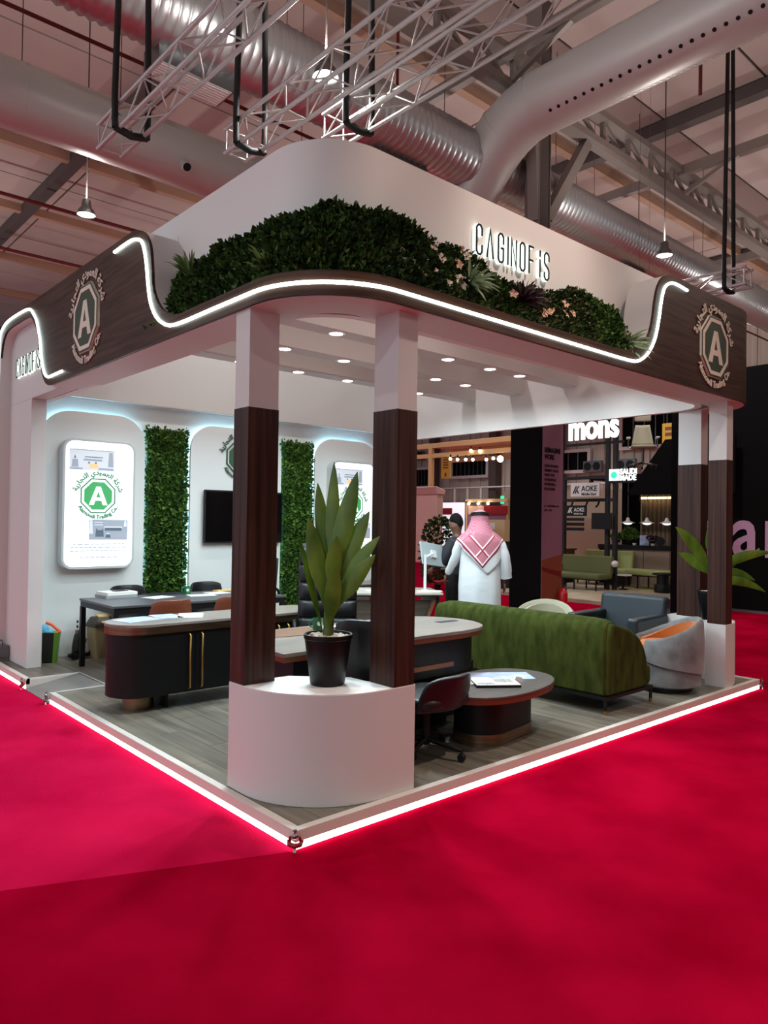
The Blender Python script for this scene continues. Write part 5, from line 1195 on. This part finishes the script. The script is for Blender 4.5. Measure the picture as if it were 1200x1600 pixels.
def pipe(pts, r, m, label):
    o = MB().tube(pts, r, 8).build('sprinkler_pipe', M[m], smooth=60); tag(o, label, 'pipe')
    return o
pipe([(-10, 8.15, 9.0), (30, 8.15, 9.0)], 0.032, 'pipe_red', 'thin dark red pipe passing above the smooth duct')
pipe([(-8, 20.3, 11.2), (30, 20.3, 11.2)], 0.06, 'pipe_red', 'dark pipe under the ceiling beside the far pendant lamp')
pipe([(-8, 25.1, 11.2), (30, 25.1, 11.2)], 0.06, 'pipe_red', 'dark pipe under the ceiling beyond the far pendant lamp')
pipe([(14.6, -6, 11.2), (13.8, 0.5, 11.2), (23.5, 4.0, 11.2)], 0.05, 'pipe_red', 'red pipe slanting across the ceiling beside the white duct')
pipe([(7.2, 7.2, 11.8), (7.2, 7.2, 9.0)], 0.03, 'pipe_red', 'red drop pipe hanging behind the lattice girder')
pipe([(9.2, 2.2, 11.9), (9.2, 2.2, 8.6)], 0.03, 'pipe_red', 'red drop pipe hanging just above the white duct')
# ------------------------------------------------------------ beyond the stand: hall pillar with banner
t = thing('banner_pillar', 'tall square pillar, one face black and one a purple printed banner', 'pillar', (9.2, 5.18, 0))
MB().box(0, 0.66, 0, 0.75, 0, 4.62).build('cladding', M['pillar_black'], t)
MB().box(0.005, 0.66, -0.012, -0.001, 0.02, 4.60).build('banner', M['banner_purple'], t)
mp = lambda u, v, w: (0.06 + u, -0.014 - w, v)
put_text(mp, 'REIMAGINE', 0.125, M['letter_black'], t, 'headline', 0.001, 0.006, 'LEFT', (0, 3.10), sx=0.80); put_text(mp, 'WORK', 0.125, M['letter_black'], t, 'headline', 0.001, 0.006, 'LEFT', (0, 2.97), sx=0.80)
for k, s in enumerate(("SAUDI ARABIA'S", 'PREMIER TRADE', 'EVENT FOR', 'WORKSPACE,', 'INTERIORS &', 'SOLUTIONS.')): put_text(mp, s, 0.066, M['letter_black'], t, 'small_print', 0.001, 0.002, 'LEFT', (0, 2.82 - k * 0.088), sx=0.95)
put_text(mp, '16 - 18 SEPTEMBER 2025', 0.046, M['letter_black'], t, 'small_print', 0.001, 0.001, 'LEFT', (0, 2.06)); put_text(mp, '2 PM - 10 PM', 0.046, M['letter_black'], t, 'small_print', 0.001, 0.001, 'LEFT', (0, 1.98))
MB().prism([(0.01, 0.05), (0.655, 0.05), (0.655, 1.15), (0.01, 1.05)], 0.0, 0.001, lambda u, v, w: (u, -0.0125 - w, v)).build('print_patch', M['brown_leather'], t)
MB().prism([(0.01, 0.85), (0.655, 0.70), (0.655, 0.80), (0.01, 0.92)], 0.001, 0.002, lambda u, v, w: (u, -0.0125 - w, v)).build('print_patch', M['pipe_red'], t)
MB().prism([(0.655, 2.25), (0.655, 1.15), (0.01, 1.05), (0.01, 1.8)], 0.0, 0.001, lambda u, v, w: (u, -0.0125 - w, v)).build('print_patch', M['dark_cloth' if False else 'banner_purple'], t)
t = thing('fire_extinguisher', 'red fire extinguisher standing on the carpet against the purple banner', 'extinguisher', (9.72, 5.04, 0))
MB().lathe([(0.0, 0.0), (0.085, 0.0), (0.09, 0.02), (0.09, 0.40), (0.07, 0.46), (0.03, 0.49), (0.03, 0.53), (0, 0.53)], seg=20, cap=False).build('cylinder', M['red_metal'], t, smooth=50)
MB().box(-0.02, 0.10, -0.015, 0.015, 0.53, 0.56).build('valve', M['black_matt'], t); MB().tube([(0.02, 0, 0.53), (0.11, 0, 0.48), (0.105, 0, 0.2)], 0.012, 8).build('hose', M['black_matt'], t, smooth=60)
# black wall with big letters
bwall = MB().box(13.2, 13.5, -6, 4.15, 0, 5.0).build('booth_wall', M['pillar_black']); tag(bwall, 'tall black wall of a neighbouring stand behind the far columns', 'wall')
kx_ = None; yl = 3.43 + 0.50
for ch in 'narbutas':
    b = text(ch, 1.0, 0.0, 0.016); bx0 = min(v[0] for v in b.v); bx1 = max(v[0] for v in b.v)
    if kx_ is None: bb = text('a', 1.0, 0.0, 0.016); kx_ = 0.53 / (max(v[0] for v in bb.v) - min(v[0] for v in bb.v)); kz_ = 0.72 / max(v[1] for v in bb.v); yl = 3.32 + 0.11 + (bx1 - bx0) * kx_
    b.v = [(13.19, yl - (x - bx0) * kx_, 1.145 + y * kz_) for x, y, z in b.v]; b.build('large_letter', M['purple_letter'], bwall, solid=0.012); yl -= (bx1 - bx0) * kx_ + 0.11
MB().box(13.14, 13.2, -6, 4.15, 0, 0.05).build('skirting', M['metal_grey'], bwall)
t = MB().box(11.75, 12.12, 3.55, 3.92, 0, 4.6).build('booth_post', M['pillar_black']); tag(t, 'tall black post at the edge of the furniture stand', 'post')
t = MB().prism([(5.62, 2.42), (4.70, 3.62), (3.2, 3.62), (3.2, 2.42)], 13.0, 13.06, lambda u, v, w: (w, u, v)).build('roof_panel', M['pillar_black']); tag(t, 'black slanted roof panel behind the hanging white chair', 'panel')
# furniture stand: floor and goods
n = MB().prism([(11.8, 3.55), (13.14, 3.55), (13.14, 4.16), (13.52, 4.16), (13.52, 3.55), (24, 3.55), (24, 9.8), (14.2, 9.8), (14.2, 8.7), (11.8, 8.7)], 0.0, 0.08).build('booth_platform', M['floor_beige']); tag(n, 'beige platform floor of the furniture stand', 'platform')
NZ = 0.08
t = MB().prism(ov(1.0, 0.75), 0, 0.012).build('rug', M['rug']); t.location = (15.9, 6.4, NZ); tag(t, 'yellowish round rug under the black stools on the furniture stand', 'rug')
def bench(loc, rz, label, L, m, back=True, arm=False, h=0.42, bh=0.78):
    t = thing('bench_sofa', label, 'sofa', loc, rz)
    MB().box(-L / 2, L / 2, -0.32, 0.32, h - 0.14, h).build('seat_cushion', M[m], t, bevel=0.05, bseg=3)
    if back: MB().obox((0, 0.33, (h + bh) / 2 + 0.02), (L, 0.14, bh - h + 0.12), M=Matrix.Rotation(radians(-8), 3, 'X')).build('backrest', M[m], t, bevel=0.05, bseg=3)
    for x in (-L / 2 + 0.12, 0, L / 2 - 0.12):
        for y in (-0.26, 0.30): MB().box(x - 0.015, x + 0.015, y - 0.015, y + 0.015, 0, h - 0.14).build('leg', M['black_matt'], t)
    MB().box(-L / 2 + 0.1, L / 2 - 0.1, -0.25, 0.29, h - 0.17, h - 0.14).build('frame', M['black_matt'], t)
    if arm:
        MB().prism([(0.30, 0), (0.37, 0), (0.33, 0.62), (0.27, 0.62)], -L / 2 - 0.03, -L / 2 + 0.03, lambda u, v, w: (w, -u + 0.1, v)).build('arm_post', M['frame_wood'], t); MB().box(-L / 2 - 0.04, -L / 2 + 0.04, -0.28, 0.30, 0.56, 0.60).build('armrest', M['wood_mid'], t)
    return t
bench((14.12, 7.55, NZ), pi / 2 + pi, 'dark olive bench sofa with a wooden arm post at the stand edge', 1.5, 'olive_cloth', arm=True)
bench((16.0, 8.05, NZ), -pi / 2, 'light olive high backed sofa behind the dark olive bench', 1.5, 'olive_light', bh=0.86)
bench((15.6, 6.62, NZ), -pi / 2, 'long pale green daybed without a back before the counter', 1.35, 'olive_light', back=False, h=0.5)
bench((13.6, 4.35, NZ), -pi / 2, 'dark green seat edge half hidden by the black post', 0.8, 'leaf_dark', h=0.5)
t = thing('side_table', 'small round white table between the olive sofas', 'table', (14.9, 6.78, NZ))
MB().lathe([(0, 0.36), (0.22, 0.36), (0.22, 0.39), (0, 0.39)], seg=20, cap=False).build('top', M['white_gloss'], t); MB().lathe([(0.12, 0), (0.12, 0.02), (0.03, 0.03), (0.03, 0.36)], seg=14).build('foot', M['black_matt'], t, smooth=40)
t = thing('stool', 'black stool with two stacked round pads on the rug', 'stool', (15.0, 5.75, NZ))
MB().lathe([(0, 0), (0.2, 0), (0.22, 0.1), (0.2, 0.2), (0, 0.2)], seg=20, cap=False).build('pad', M['black_matt'], t, smooth=40); MB().lathe([(0, 0.2), (0.15, 0.2), (0.15, 0.42), (0.26, 0.44), (0.26, 0.48), (0, 0.48)], seg=20, cap=False).build('top', M['black_matt'], t, smooth=40)
t = thing('lamp_ball', 'small white globe lamp on the wooden bench arm', 'lamp', (14.4, 6.72, 0.66)); MB().sphere((0, 0, 0.09), 0.09, 14, 10).build('globe', M['white_gloss'], t, smooth=180); MB().lathe([(0.05, -0.0), (0.05, 0.02)], seg=12).build('foot', M['black_matt'], t)
# bar counter
t = thing('bar_counter', 'bar counter with beige front panels and black worktop', 'counter', (16.5, 7.2, NZ))
MB().box(0.0, 0.55, -1.35, 0.92, 0, 0.98).build('body', M['bar_front'], t); MB().box(-0.03, 0.6, -1.36, 1.3, 0.98, 1.10).build('worktop', M['black_matt'], t); MB().box(0.0, 0.55, 0.93, 1.28, 0, 0.98).build('end_panel', M['pillar_black'], t)
for y in (-0.85, -0.1, 0.55): MB().box(-0.004, 0, y - 0.006, y + 0.006, 0.02, 0.97).build('panel_gap', M['black_matt'], t)
ZK = NZ + 1.10
def bushy(loc, label, h, w, m, seed, pot='black_pot', n=260, ls=0.07):
    t = thing('potted_bush', label, 'plant', loc); MB().lathe([(0, 0), (0.07, 0), (0.09, 0.13), (0, 0.13)], seg=14, cap=False).build('pot', M[pot], t, smooth=40)
    MB().tube([(0, 0, 0.1), (0.01, 0, h * 0.6)], 0.015, 6).build('stem', M['plant_stem'], t)
    def s(r):
        a, z, q = r.uniform(0, 2 * pi), r.random(), r.random() ** 0.5; rr = w * q * (0.5 + 0.8 * sin(pi * min(1, z * 0.9 + 0.1))); return ((rr * cos(a), rr * sin(a), 0.14 + z * (h - 0.14)), (cos(a), sin(a), 0.5))
    o = leaf_cloud(n, s, ls, random.Random(seed)).build('foliage', M[m], t); o['kind'] = 'stuff'; return t
bushy((16.7, 8.02, ZK), 'small dark leafy plant at the end of the bar counter', 0.30, 0.15, 'plant_leaf', 1)
bushy((16.7, 7.62, ZK), 'taller green leafy plant standing on the bar counter', 0.48, 0.18, 'leaf_bright', 2)
t = thing('display_card', 'blue display card leaning on the bar counter', 'card', (16.7, 7.18, ZK), 0.2); MB().obox((0, 0, 0.14), (0.02, 0.26, 0.28)).build('card', M['paper_blue'], t)
bushy((16.75, 6.98, ZK), 'dark red flowers in a small pot beside the blue card on the counter', 0.26, 0.13, 'purple_blade', 3, n=120)
t = thing('round_tray', 'dark round tray standing upright on the bar counter', 'tray', (16.7, 6.72, ZK), 0.3); b = MB().lathe([(0, -0.01), (0.12, -0.01), (0.12, 0.01), (0, 0.01)], seg=20, cap=False); b.xform(Matrix.Translation((0, 0, 0.12)) @ Matrix.Rotation(radians(90), 4, 'Y')); b.build('plate', M['black_matt'], t)
for k, (y, lab) in enumerate(((8.2, 'small white cup on the counter beyond the dark leafy plant'), (7.84, 'small white cup between the two counter plants'), (7.4, 'small white cup between the plant and the blue card'), (6.86, 'small white cup beside the red flowers on the counter'))):
    o = MB().lathe([(0, 0), (0.045, 0), (0.06, 0.06), (0, 0.06)], seg=12, cap=False).build('cup', M['white_gloss'], smooth=40); o.location = (16.55, y, ZK); tag(o, lab, 'cup')
# panels, curtain and pendants behind the counter
t = MB().box(17.5, 17.6, 7.80, 8.35, NZ, 3.0).build('wall_panel', M['pillar_black']); tag(t, 'dark upright panel behind the bar beside the pleated curtain', 'panel')
t = MB().grid(lambda u, v: (17.75 + 0.05 * sin(u * 2 * pi * 15), 5.9 + u * 1.95, NZ + v * 2.9), 180, 2).build('curtain', M['curtain'], smooth=60, solid=0.01); tag(t, 'beige pleated curtain behind the bar counter', 'curtain')
t = MB().box(17.6, 17.63, 5.9, 7.82, 2.50, 2.56).build('light_strip', M['warm_strip']); tag(t, 'warm light strip glowing across the pleated curtain', 'light strip')
t = MB().box(16.0, 17.9, 3.6, 8.5, 3.0, 3.12).build('booth_roof', M['pillar_black']); tag(t, 'black roof slab over the bar of the furniture stand', 'roof')
for y, lab in ((7.29, 'white saucer pendant lamp hanging before the dark panel'), (6.735, 'white saucer pendant lamp hanging before the curtain edge'), (6.18, 'white saucer pendant lamp hanging next to the black post')):
    t = thing('pendant_lamp', lab, 'lamp', (16.0, y, 1.74))
    MB().lathe([(0.16, 0.055), (0.20, 0.06), (0.06, 0.11), (0.035, 0.20), (0.0, 0.20)], seg=20, cap=False).build('shade', M['white_gloss'], t, smooth=40); MB().sphere((0, 0, 0.06), (0.12, 0.12, 0.055), 14, 8).build('bulb', M['sign_white'], t, smooth=180); MB().tube([(0, 0, 0.19), (0, 0, 1.26)], 0.008, 6).build('cable', M['metal_grey'], t)
# hanging white office chair
t = thing('hanging_chair', 'pale office chair with headrest hung in the air above the furniture stand', 'chair', (12.0, 4.67, 2.92), -pi / 2 + 0.55)
MB().grid(lambda u, v: ((u - 0.5) * (0.44 - 0.16 * v), 0.20 + 0.07 * v - 0.06 * (2 * u - 1) ** 2, 0.50 + v * 0.44), 8, 8).build('backrest', M['beige_cloth'], t, smooth=60, solid=0.03)
MB().grid(lambda u, v: ((u - 0.5) * 0.32, 0.24 - 0.05 * (2 * u - 1) ** 2, 1.02 + v * 0.13), 8, 3).build('headrest', M['beige_cloth'], t, smooth=60, solid=0.05, bevel=0.015)
MB().prism(rrect(0.48, 0.46, 0.12, 5), 0.42, 0.48).build('seat', M['beige_cloth'], t, smooth=40, bevel=0.02)
for s in (-1, 1): MB().tube([(s * 0.22, 0.05, 0.44), (s * 0.29, 0.05, 0.46), (s * 0.29, 0.05, 0.63)], 0.016, 8).build('arm_post', M['metal_grey'], t); MB().box(s * 0.29 - 0.04, s * 0.29 + 0.04, -0.1, 0.14, 0.63, 0.66).build('armrest', M['white_plastic'], t, bevel=0.01)
star(t, 0.30, 0.42, m='metal_grey')
for s in (-1, 1): MB().tube([(s * 0.1, 0.2, 1.0), (s * 0.1, 0.2, 9.08)], 0.003, 4).build('wire', M['steel'], t)
# signs
t = thing('illuminated_sign', 'bright white lit letters partly hidden by the stand beam', 'sign', (13.5, 7.50, 3.85)); put_text(lambda u, v, w: (-w, -u, v), 'mons', 0.86, M['sign_white'], t, 'letters', 0.03, 0.022, 'LEFT', sx=0.74); MB().box(0.03, 0.06, -1.5, 0.1, -0.16, -0.10).build('rail', M['black_matt'], t); [MB().tube([(0.045, y, -0.1), (0.045, y, CZ - 3.86)], 0.006, 6).build('wire', M['metal_grey'], t) for y in (-0.62, -0.1)]
t = thing('illuminated_sign', 'small lit sign with green palm emblem reading SAUDI MADE', 'sign', (14.4, 6.89, 2.85)); MB().box(-0.03, 0.0, -0.27, 0.0, 0, 0.29).build('emblem_plate', M['sign_white'], t)
q = lambda u, v, w: (-0.031 - w, -u, v); MB().prism(octagon(0.085), 0, 0.003, lambda u, v, w: q(u + 0.135, v + 0.14, w)).build('emblem', M['exit_green'], t)
put_text(q, 'SAUDI', 0.19, M['sign_white'], t, 'letters', 0.012, 0.006, 'LEFT', (0.31, 0.155), sx=0.86); put_text(q, 'MADE', 0.19, M['sign_white'], t, 'letters', 0.012, 0.006, 'LEFT', (0.31, 0.0), sx=0.86); MB().box(0, 0.03, -0.80, 0.05, -0.06, -0.02).build('rail', M['black_matt'], t); MB().box(0.03, 0.22, -0.02, 0.02, -0.06, -0.02).build('bracket', M['black_matt'], t)
t = thing('sign_board', 'white sign board reading AOKE Middle East on a dark frame', 'sign', (14.5, 8.09, 2.47)); MB().box(-0.03, 0, -0.87, 0, 0, 0.36).build('board', M['white_gloss'], t); MB().box(0, 0.115, -0.60, -0.54, 0.30, 0.42).build('bracket', M['black_matt'], t)
def k_logo(q, s, m, t):
    b = MB()
    for poly in ([(0, 0), (0.10, 0), (0.34, 0.5), (0.24, 0.5)], [(0.15, 0), (0.25, 0), (0.32, 0.16), (0.27, 0.27)], [(0.28, 0.30), (0.44, 0.5), (0.54, 0.5), (0.36, 0.28), (0.50, 0), (0.40, 0)]): b.prism([(u * s, v * s) for u, v in poly], 0, 0.004, q)
    b.build('logo_mark', M[m], t)
q = lambda u, v, w: (-0.031 - w, -u - 0.06, v + 0.08); k_logo(q, 0.40, 'slate_dark', t); put_text(q, 'AOKE', 0.20, M['slate_dark'], t, 'letters', 0.002, 0.004, 'LEFT', (0.27, 0.06), sx=0.88); put_text(q, 'Middle East', 0.095, M['slate_dark'], t, 'letters', 0.002, 0.002, 'LEFT', (0.27, -0.05))
t = thing('sign_board', 'black sign board reading AOKE with three dark strips under it', 'sign', (14.6, 8.27, 1.96)); MB().box(-0.03, 0, -0.60, 0.1, 0, 0.28).build('board', M['black_matt'], t)
q = lambda u, v, w: (-0.031 - w, -u - 0.02, v + 0.08); k_logo(q, 0.30, 'white_plastic', t); put_text(q, 'AOKE', 0.14, M['white_plastic'], t, 'letters', 0.002, 0.003, 'LEFT', (0.20, 0.04), sx=0.86); put_text(q, 'Middle East', 0.06, M['white_plastic'], t, 'letters', 0.002, 0.001, 'LEFT', (0.2, -0.04))
for k, s in enumerate(('Ergonomic seating', 'Office solutions', 'Smart workspace')): p = MB().box(-0.02, 0, -0.52, 0.1, -0.13 - k * 0.13, -0.05 - k * 0.13).build('strip', M['black_matt'], t)
# dark frame that carries the boards
t = thing('sign_stand', 'dark square tube stand that carries the AOKE boards', 'stand', (14.66, 7.7, NZ))
for y in (-0.82, -0.60, 0.72): MB().box(-0.05, 0.05, y - 0.05, y + 0.05, 0, 4.6 if y < 0 else 2.9).build('post', M['dark_cloth'], t)
for z in (2.26, 2.85): MB().box(-0.04, 0.04, -0.82, 1.2, z, z + 0.08).build('rail', M['dark_cloth'], t)
for y in (-0.35, 0.0, 0.45): MB().tube([(0, y, 2.26), (-0.03, y + 0.02, 2.16), (-0.10, y + 0.03, 2.12)], 0.025, 8).build('spotlight', M['black_matt'], t, smooth=60)
t = MB().box(19.0, 19.1, 8.3, 14, NZ, 2.9).build('wall_panel', M['beige_wall']); tag(t, 'beige back panel of the sign board stand', 'panel')
t = thing('office_desk', 'reddish wooden desk with a dark lamp beside the sign board stand', 'desk', (15.6, 9.05, NZ)); MB().box(-0.4, 0.4, -0.16, 0.7, 0.92, 0.97).build('desk_top', M['brown_leather'], t); MB().box(-0.35, 0.35, -0.12, 0.65, 0.55, 0.92).build('drawers', M['brown_leather'], t)
for y in (-0.1, 0.62): MB().box(-0.35, 0.35, y - 0.03, y + 0.03, 0, 0.55).build('leg', M['black_matt'], t)
MB().tube([(-0.2, 0.0, 0.97), (-0.2, 0.0, 1.35), (-0.2, -0.05, 1.30), (-0.2, -0.15, 1.38)], 0.014, 6).build('desk_lamp_arm', M['black_matt'], t)
t = thing('screen', 'dark screen on the post of the sign board stand', 'screen', (14.55, 7.2, 1.62)); MB().box(-0.03, 0.0, -0.30, 0.28, 0, 0.42).build('panel', M['black_matt'], t); MB().box(0, 0.06, -0.05, 0.05, 0.1, 0.3).build('bracket', M['black_matt'], t)
t = MB().box(14.4, 14.8, 8.9, 9.3, NZ, NZ + 0.62).build('crate', M['pink_wall']); tag(t, 'pale box standing beside the olive sofas', 'box')
# ------------------------------------------------------------ stands behind the man
t = thing('pink_booth', 'tall pale pink stand wall with a rounded top rim', 'wall', (12.0, 10.65, 0)); MB().box(0, 0.25, 0, 3.2, 0.62, 2.48).build('wall', M['pink_wall'], t, bevel=0.02); MB().prism([(0, 2.48), (0.3, 2.48), (0.34, 2.62), (-0.04, 2.72)], -0.02, 3.2, lambda u, v, w: (u, w, v)).build('rim', M['pink_wall'], t, bevel=0.03); MB().box(0.02, 0.23, 0, 3.2, 0, 0.62).build('plinth', M['carpet_pink'], t)
t = thing('spotlight_frame', 'open wooden frame stand carrying two rows of small bright bulbs', 'frame', (13.9, 9.6, 0))
for z in (3.72, 4.02): MB().box(-0.05, 0.05, -0.8, 3.9, z, z + 0.13).build('beam', M['frame_wood'], t)
for y in (3.15, -0.7): MB().box(-0.06, 0.06, y - 0.07, y + 0.07, 0, 4.1).build('post', M['frame_wood'], t)
for z in (3.72, 4.02): MB().box(1.6, 1.7, 0.1, 3.9, z, z + 0.13).build('beam', M['frame_wood'], t)
MB().box(-0.02, 1.7, 0.0, 3.9, 4.15, 4.17).build('canopy_sheet', M['petal_pink'], t)
for y, z in ((11.872, 3.643), (11.587, 3.608), (11.258, 3.59), (10.984, 3.575), (10.477, 3.548), (10.22, 3.57), (9.966, 3.538), (11.063, 3.841), (10.721, 3.80)):
    s = MB().tube([(-0.08, y - 9.6, z + 0.13), (-0.08, y - 9.6, z + 0.03)], 0.022, 8).build('lamp_holder', M['black_matt'], t); MB().sphere((-0.08, y - 9.6, z), 0.045 if y > 10 else 0.09, 10, 8).build('bulb', M['bulb_warm'], s, smooth=180)
t = thing('counter_block', 'beige display counter with two small posters behind the man in the robe', 'counter', (12.6, 9.14, 0)); MB().box(0, 0.5, -0.34, 0.66, 1.27, 1.83).build('board', M['beige_board'], t); MB().box(0.03, 0.45, -0.3, 0.6, 0, 1.27).build('base', M['dark_cloth'], t); MB().box(-0.006, 0, -0.02, 0.20, 1.58, 1.74).build('poster', M['paper'], t); MB().box(-0.006, 0, -0.02, 0.20, 1.42, 1.54).build('poster', M['petal_pink'], t)
t = thing('lit_panel', 'bright white lit panel with a red sign strip behind the potted tree', 'panel', (14.2, 12.2, 0)); MB().box(0, 0.1, -0.5, 0.9, 0.9, 2.35).build('panel', M['screen_lit'], t); MB().box(0, 0.1, -0.5, 0.9, 0, 0.9).build('plinth', M['pillar_black'], t); MB().box(-0.03, 0, -0.08, 0.85, 1.98, 2.18).build('sign_strip', M['dark_red'], t)
t = thing('small_stand', 'small stand with red and white sign and three bulbs above the dark haired man', 'stand', (14.6, 11.2, 0)); MB().box(0, 0.1, -0.9, 0.75, 2.36, 2.46).build('header', M['beige_board'], t); MB().box(-0.01, 0.1, -0.9, 0.0, 2.0, 2.25).build('red_sign', M['dark_red'], t); MB().box(-0.01, 0.1, 0.0, 0.62, 2.0, 2.25).build('white_sign', M['petal_pink'], t); MB().box(0.02, 0.1, -0.9, 0.7, 0, 2.0).build('wall', M['banner_purple'], t)
for y in (0.55, 0.18, -0.2): MB().sphere((-0.06, y, 2.32), 0.04, 8, 6).build('bulb', M['bulb_warm'], t)
for y in (-0.88, 0.7): MB().box(0, 0.08, y - 0.03, y + 0.03, 0, 2.4).build('post', M['frame_wood'], t)
bushy((11.5, 10.1, 0), 'tall dark potted tree between the pink wall and the man', 1.85, 0.34, 'leaf_dark', 9, n=700, ls=0.12)
bushy((12.0, 9.1, 0), 'second dark potted tree behind the dark haired man', 1.6, 0.3, 'leaf_dark', 10, n=500, ls=0.12)
t = thing('exit_sign', 'green lit exit sign high beside the black pillar', 'sign', (20.0, 14.62, 2.5)); MB().box(0, 0.06, 0, 0.36, 0, 0.30).build('panel', M['exit_green'], t); put_text(lambda u, v, w: (-0.004 - w, 0.18 - u, 0.10 + v), 'EXIT', 0.13, M['sign_white'], t, 'letters', 0.002, 0.003); MB().tube([(0.03, 0.18, 0.3), (0.03, 0.18, CZ - 2.5)], 0.01, 6).build('rod', M['metal_grey'], t)
t = thing('hanging_banner', 'narrow yellow banner with dark lettering hung behind the bulbs', 'banner', (20.0, 17.92, 3.58)); MB().box(0, 0.02, -0.26, 0.26, 0, 1.02).build('cloth', M['banner_yellow'], t); MB().tube([(0.01, 0, 1.02), (0.01, 0, CZ - 3.58)], 0.008, 6).build('rod', M['metal_grey'], t)
for k in range(5): MB().box(-0.002, 0, -0.15, 0.16, 0.86 - k * 0.11, 0.92 - k * 0.11).build('print_line', M['brown_leather'], t)
MB().box(-0.002, 0, -0.05, 0.05, 0.08, 0.24).build('print_line', M['dark_red'], t)
t = thing('hanging_banner', 'orange yellow banner hung beyond the pale hanging chair', 'banner', (22.0, 9.1, 4.55)); MB().box(0, 0.02, -0.75, 0.35, 0, 0.75).build('cloth', M['banner_yellow'], t)
for k in range(2): MB().box(-0.002, 0, -0.5, 0.25, 0.30 + k * 0.2, 0.42 + k * 0.2).build('print_line', M['brown_leather'], t)
for y in (-0.7, 0.3): MB().tube([(0.01, y, 0.75), (0.01, y, CZ - 4.55)], 0.008, 6).build('rod', M['metal_grey'], t)
# hall wall fittings
def wall_window(k, y0, y1, z0, z1, fan=False):
    o = MB().box(29.78, 29.92, y0, y1, z0, z1).build('window_%d' % k, M['pillar_black' if not fan else 'dark_cloth']); o['kind'] = 'structure'
    w = 0.16
    for a, c, d, e in ((y0 - w, y1 + w, z1, z1 + w), (y0 - w, y1 + w, z0 - w, z0), (y0 - w, y0, z0, z1), (y1, y1 + w, z0, z1)): MB().box(29.70, 29.86, a, c, d, e).build('window_frame', M['white_paint'], o)
    n = 8
    for i in range(1, n): y = y0 + (y1 - y0) * i / n; MB().box(29.74, 29.78, y - 0.02, y + 0.02, z0, z1).build('window_bar', M['metal_grey'], o)
wall_window(1, 24.0, 26.6, 4.5, 5.4); wall_window(2, 28.4, 30.6, 4.0, 5.0); wall_window(3, 11.0, 15.5, 5.5, 6.9); wall_window(4, 17.4, 22.0, 4.5, 5.4)
for y in (12.0, 19.0, 23.2, 27.9): o = MB().box(29.3, 29.7, y - 0.25, y + 0.25, 0, CZ).build('wall_column', M['girder_dark']); o['kind'] = 'structure'
for z, m_ in ((3.75, 'white_plastic'), (2.9, 'metal_grey')): rod('wall_rail', (29.2, 8, z), (29.2, 40, z), 0.05 if z > 3 else 0.03, M[m_])['kind'] = 'structure'
for y in (28.3, 26.9, 25.9, 24.9, 23.9): rod('wall_strip', (29.2, y, 0), (29.2, y, 3.7), 0.07, M['white_plastic'])['kind'] = 'structure'
def fan_box(y, z, label):
    t = thing('wall_vent', label, 'vent', (29.6, y, z)); MB().box(-0.1, 0.1, -0.5, 0.5, 0, 0.55).build('case', M['metal_grey'], t)
    for s in (-0.25, 0.25): b = MB().lathe([(0, 0), (0.2, 0), (0.2, 0.03), (0, 0.03)], seg=16, cap=False); b.xform(Matrix.Translation((-0.1, s, 0.28)) @ Matrix.Rotation(radians(-90), 4, 'Y')); b.build('fan', M['black_matt'], t)
for k, (y, z, l) in enumerate(((16.9, 7.35, 'twin wall fan unit beside the bright white letters'), (15.2, 4.35, 'twin wall fan unit above the small lit sign'), (17.0, 4.35, 'second twin wall fan unit in the row under the dark window'), (25.4, 5.95, 'twin wall fan unit above the framed window behind the bulbs'), (29.4, 5.6, 'twin wall fan unit above the corner window'))): fan_box(y, z, l)
